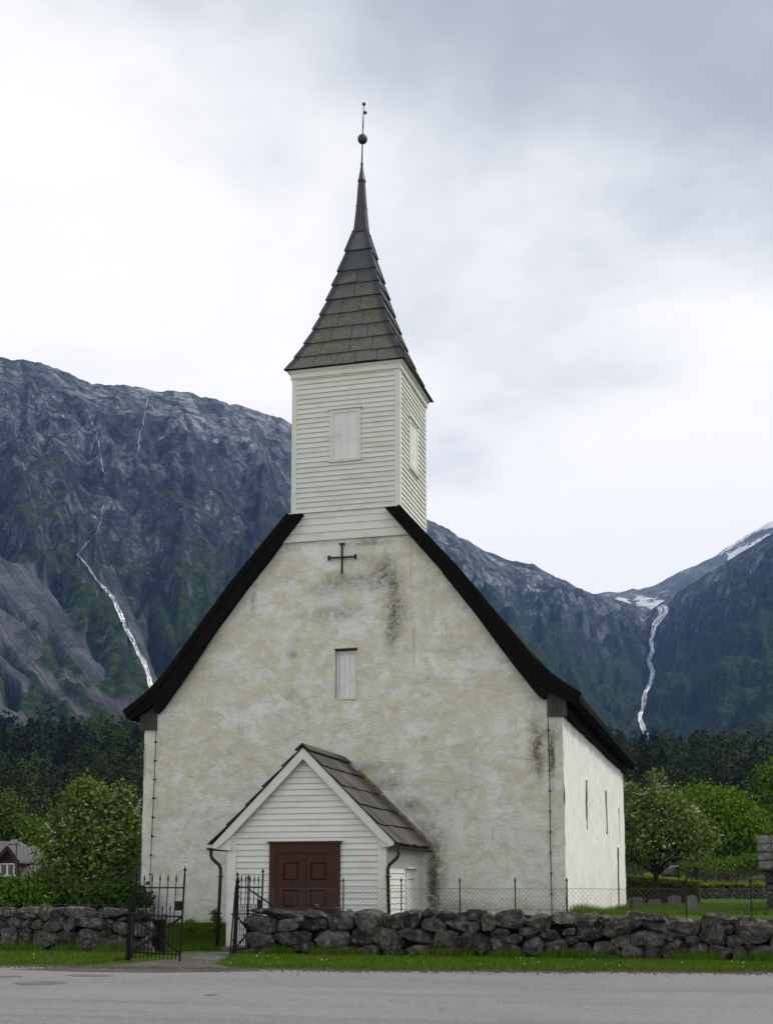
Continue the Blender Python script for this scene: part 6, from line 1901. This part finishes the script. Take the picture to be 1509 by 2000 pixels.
# lower annex roof to the right
ra, rb_ = hp3(62, 1692, HY + 2.2), hp3(140, 1708, HY + 2.2)
fa, fb = hp3(60, 1722, HY + 0.1), hp3(152, 1724, HY + 0.1)
an = MB().add([tuple(fa), tuple(fb), tuple(rb_), tuple(ra), (fa.x, HY + 4.4, fa.z), (fb.x, HY + 4.4, fb.z)], [(0, 1, 2, 3), (1, 5, 2), (5, 4, 3, 2), (4, 0, 3), (0, 4, 5, 1)]).build('annex_roof', GSLATE, house)
for c_ in range(4):
    for k_ in range(6):
        p00, p10 = fa.lerp(fb, k_ / 6), fa.lerp(fb, (k_ + 1) / 6); q00, q10 = ra.lerp(rb_, k_ / 6), ra.lerp(rb_, (k_ + 1) / 6)
        lo0, lo1, hi0, hi1 = p00.lerp(q00, c_ / 4), p10.lerp(q10, c_ / 4), p00.lerp(q00, (c_ + 1) / 4), p10.lerp(q10, (c_ + 1) / 4)
        up_ = Vector((0, -0.5, 0.85))
        MB().hexa([tuple(lo0 + up_ * 0.03), tuple(lo1 + up_ * 0.03), tuple(hi1 + up_ * 0.005), tuple(hi0 + up_ * 0.005), tuple(lo0 + up_ * 0.07), tuple(lo1 + up_ * 0.07), tuple(hi1 + up_ * 0.03), tuple(hi0 + up_ * 0.03)]).build('roof_slate', GSLATE, an)
MB().box((fa.x, HY + 0.5, zb - 0.3), (fb.x - 0.3, HY + 4.0, fa.z)).build('annex_wall', BROWN, house)
# lamp pole beside the dormer
t = thing('utility_pole', tuple(hp3(33, 1730, HY - 2)), 'thin grey pole standing in front of the brown house', 'pole')
pt = hp3(33, 1648, HY - 2); pb_ = hp3(31, 1760, HY - 2)
MB().tube([pb_, pt], 0.035, 8).build('pole', HIPM, t); MB().beam(pt - Vector((0.15, 0, 0.05)), pt + Vector((0.15, 0, -0.05)), 0.05, 0.05).build('cross_arm', HIPM, t)

# small stone shed at the right edge
SY = 45.0
shed = thing('stone_shed', tuple(onY(1530, 1780, SY)), 'small stone shed with rough slate roof at the right picture edge', 'shed')
s0, s1 = hp3(1484, 1697, SY), hp3(1484, 1632, SY + 1.6)
xr_ = s0.x + 4.0
zg = z_ground_full(s0.x, SY) - 0.3
MB().add([(s0.x, SY, s0.z - 0.08), (xr_, SY, s0.z - 0.08), (xr_, SY + 1.6, s1.z - 0.08), (s0.x, SY + 1.6, s1.z - 0.08), (s0.x, SY + 3.2, s0.z - 0.08), (xr_, SY + 3.2, s0.z - 0.08)], [(0, 1, 2, 3), (3, 2, 5, 4), (0, 3, 4), (1, 5, 2), (0, 4, 5, 1)]).build('roof_deck', GREYWOOD, shed)
ssl = MB()
for c_ in range(4):
    for k_ in range(9):
        x0 = s0.x - 0.05 + k_ * 0.45; f0, f1 = c_ / 4, (c_ + 1) / 4
        y0_, y1_ = SY + 1.6 * f0 - 0.05, SY + 1.6 * f1; z0_, z1_ = s0.z + (s1.z - s0.z) * f0, s0.z + (s1.z - s0.z) * f1
        MB().hexa([(x0, y0_, z0_ - 0.03), (x0 + 0.43, y0_, z0_ - 0.03), (x0 + 0.43, y1_, z1_ - 0.06), (x0, y1_, z1_ - 0.06), (x0, y0_, z0_ + 0.04), (x0 + 0.43, y0_, z0_ + 0.04), (x0 + 0.43, y1_, z1_), (x0, y1_, z1_)]).build('roof_slate', STONE2, shed)
MB().box((s0.x + 0.22, SY + 0.25, zg), (xr_ - 0.2, SY + 2.9, s0.z - 0.09)).build('wall_core', GREYWOOD, shed)
k = 0
z = zg
while z < s0.z - 0.2:
    h = random.uniform(0.2, 0.32); x = s0.x + 0.12
    while x < s0.x + 2.2:
        w = random.uniform(0.25, 0.55)
        o = make_stone(x, x + w, z, min(z + h, s0.z - 0.1), SY + 0.05, 0.4, 5000 + k, 0.5, 2); o.data.materials.append(STONE); link(o, shed); k += 1
        x += w
    z += h * 0.95

# ================================================================== FAR WOOD on the hillside: one mass
rng = np.random.default_rng(101)
VV, FF, n0 = [], [], 0
TI = []


def add_leaves(C, size, tint, up_bias=0.5, aspect=1.3, out=None):
    global n0
    V, Fq = leaf_quads(C, size, rng, up_bias, aspect, out)
    VV.append(V); FF.append(Fq + n0); n0 += len(V)
    TI.append(np.repeat(np.clip(tint + rng.normal(0, 0.035, len(C)), 0, 1), 4))


def hill_tree(x, R, conifer, hgt, tint, dens=1.0):
    d = hdir(x); b = np.array([d[0] * R, d[1] * R, hill_z(x, R)])
    if conifer:
        ls = max(0.26, 0.0019 * R); n = int(330 * dens * (0.85 / ls) ** 1.25)
        u = rng.random(n) ** 0.75
        lay = np.floor(u * 9) / 9
        r = hgt * 0.21 * (1.03 - u) ** 0.62 * (0.55 + 0.5 * rng.random(n))
        a = rng.uniform(0, 2 * math.pi, n)
        C = b + np.stack([np.cos(a) * r, np.sin(a) * r, hgt * (0.08 + 0.92 * u)], 1)
        add_leaves(C, ls, tint, 0.3, 1.5, np.stack([np.cos(a), np.sin(a), np.full(n, 0.5)], 1))
    else:
        ls = max(0.26, 0.0019 * R); n = int(360 * dens * (0.85 / ls) ** 1.25)
        k = 6
        cc = rng.normal(size=(k, 3)) * np.array([0.20, 0.20, 0.20]) * hgt + np.array([0, 0, hgt * 0.60])
        w = rng.integers(0, k, n); dd_ = rng.normal(size=(n, 3)); dd_ /= np.linalg.norm(dd_, axis=1)[:, None]
        C = b + cc[w] + dd_ * hgt * np.array([0.17, 0.17, 0.16]) * (0.7 + 0.4 * rng.random(n))[:, None]
        add_leaves(C, ls, tint, out=dd_ + np.array([0, 0, 0.25]))


for (xa, xb, fr) in ((-140, 330, -1), (1190, 1660, 1)):
    R = 150.0
    while R < 425:
        stepm = 6.2 + R * 0.006
        x = xa + rng.uniform(0, 20)
        dxp = stepm / R * F
        while x < xb:
            s = (R - RA) / (RB - RA)
            pc_ = (0.45 + 0.25 * s) if fr < 0 else (0.15 + 0.30 * s)
            con = rng.random() < pc_
            if R < 175 and fr < 0: con = False
            h = rng.uniform(8, 13) if con else rng.uniform(8, 13)
            if s > 0.9: h *= rng.uniform(0.8, 1.25)
            tint = rng.uniform(0.02, 0.30) if con else rng.uniform(0.25, 0.85)
            hill_tree(x + rng.uniform(-0.4, 0.4) * dxp, R + rng.uniform(-3, 3), con, h, tint, 0.85)
            x += dxp * rng.uniform(0.75, 1.3)
        R += stepm * 1.05
M_ = Mat('far_foliage', 0.8, 0.15)
ti = M_.attr('tint')
M_.color(M_.ramp(ti, [(0.0, (0.0042, 0.0062, 0.0022)), (0.3, (0.0095, 0.0145, 0.0035)), (0.6, (0.022, 0.037, 0.005)), (1.0, (0.055, 0.082, 0.010))]))
wood = np_obj('far_wood', np.concatenate(VV), np.concatenate(FF), M_.m, attrs={'tint': np.concatenate(TI)})
tag(wood, 'dense dark mixed wood covering the hillside behind the church', 'wood', kind='stuff')

# ================================================================== grit on the road edge, daisies in the verge
rng = np.random.default_rng(131)
OCT = np.array([(1, 0, 0), (0, 1, 0), (-1, 0, 0), (0, -1, 0), (0, 0, 0.7), (0, 0, -0.5)])
OF = np.array([(0, 1, 4), (1, 2, 4), (2, 3, 4), (3, 0, 4), (1, 0, 5), (2, 1, 5), (3, 2, 5), (0, 3, 5)])


def grit(name, label, P2, size):
    n = len(P2)
    sz = size * rng.uniform(0.4, 1.4, n)[:, None, None] * rng.uniform(0.7, 1.2, (n, 1, 3))
    a = rng.uniform(0, 6.28, n)
    ca, sa = np.cos(a), np.sin(a)
    O_ = np.stack([OCT[None, :, 0] * ca[:, None] - OCT[None, :, 1] * sa[:, None], OCT[None, :, 0] * sa[:, None] + OCT[None, :, 1] * ca[:, None], np.repeat(OCT[None, :, 2], n, 0)], 2)
    V = P2[:, None, :] + O_ * sz
    Fc = (OF[None] + 6 * np.arange(n)[:, None, None]).reshape(-1, 3)
    o = np_obj(name, V.reshape(-1, 3), Fc, GRAVEL)
    recenter(o, tuple(P2[0]))
    return tag(o, label, 'gravel', kind='stuff')


n = 5200
x = rng.uniform(-17, 4, n)
y = edge_y(x) + rng.normal(0.12, 0.28, n) - np.abs(rng.normal(0, 0.25, n)) * (rng.random(n) < 0.3)
grit('road_grit', 'loose grit and pebbles crumbling along the road edge', np.stack([x, y, np.full(n, 0.034)], 1), 0.017)
n = 220
x = rng.uniform(-17, 4, n); k = (x < XGL - 0.6) | (x > XGR + 0.3)
x = x[k]; y = edge_y(x) + 0.55 + (WY - 0.3 - edge_y(x) - 0.55) * rng.random(len(x))
P_ = np.stack([x, y, 0.085 + 0.03 * rng.random(len(x))], 1)
V, Fq = leaf_quads(P_, 0.022, rng, 2.0, 1.0)
M_ = Mat('daisy_petal', 0.8, 0.1); M_.color((0.75, 0.75, 0.68))
o = np_obj('verge_daisies', V, Fq, M_.m); recenter(o, tuple(P_[0])); tag(o, 'tiny white daisies dotted over the verge grass', 'flowers', kind='stuff')
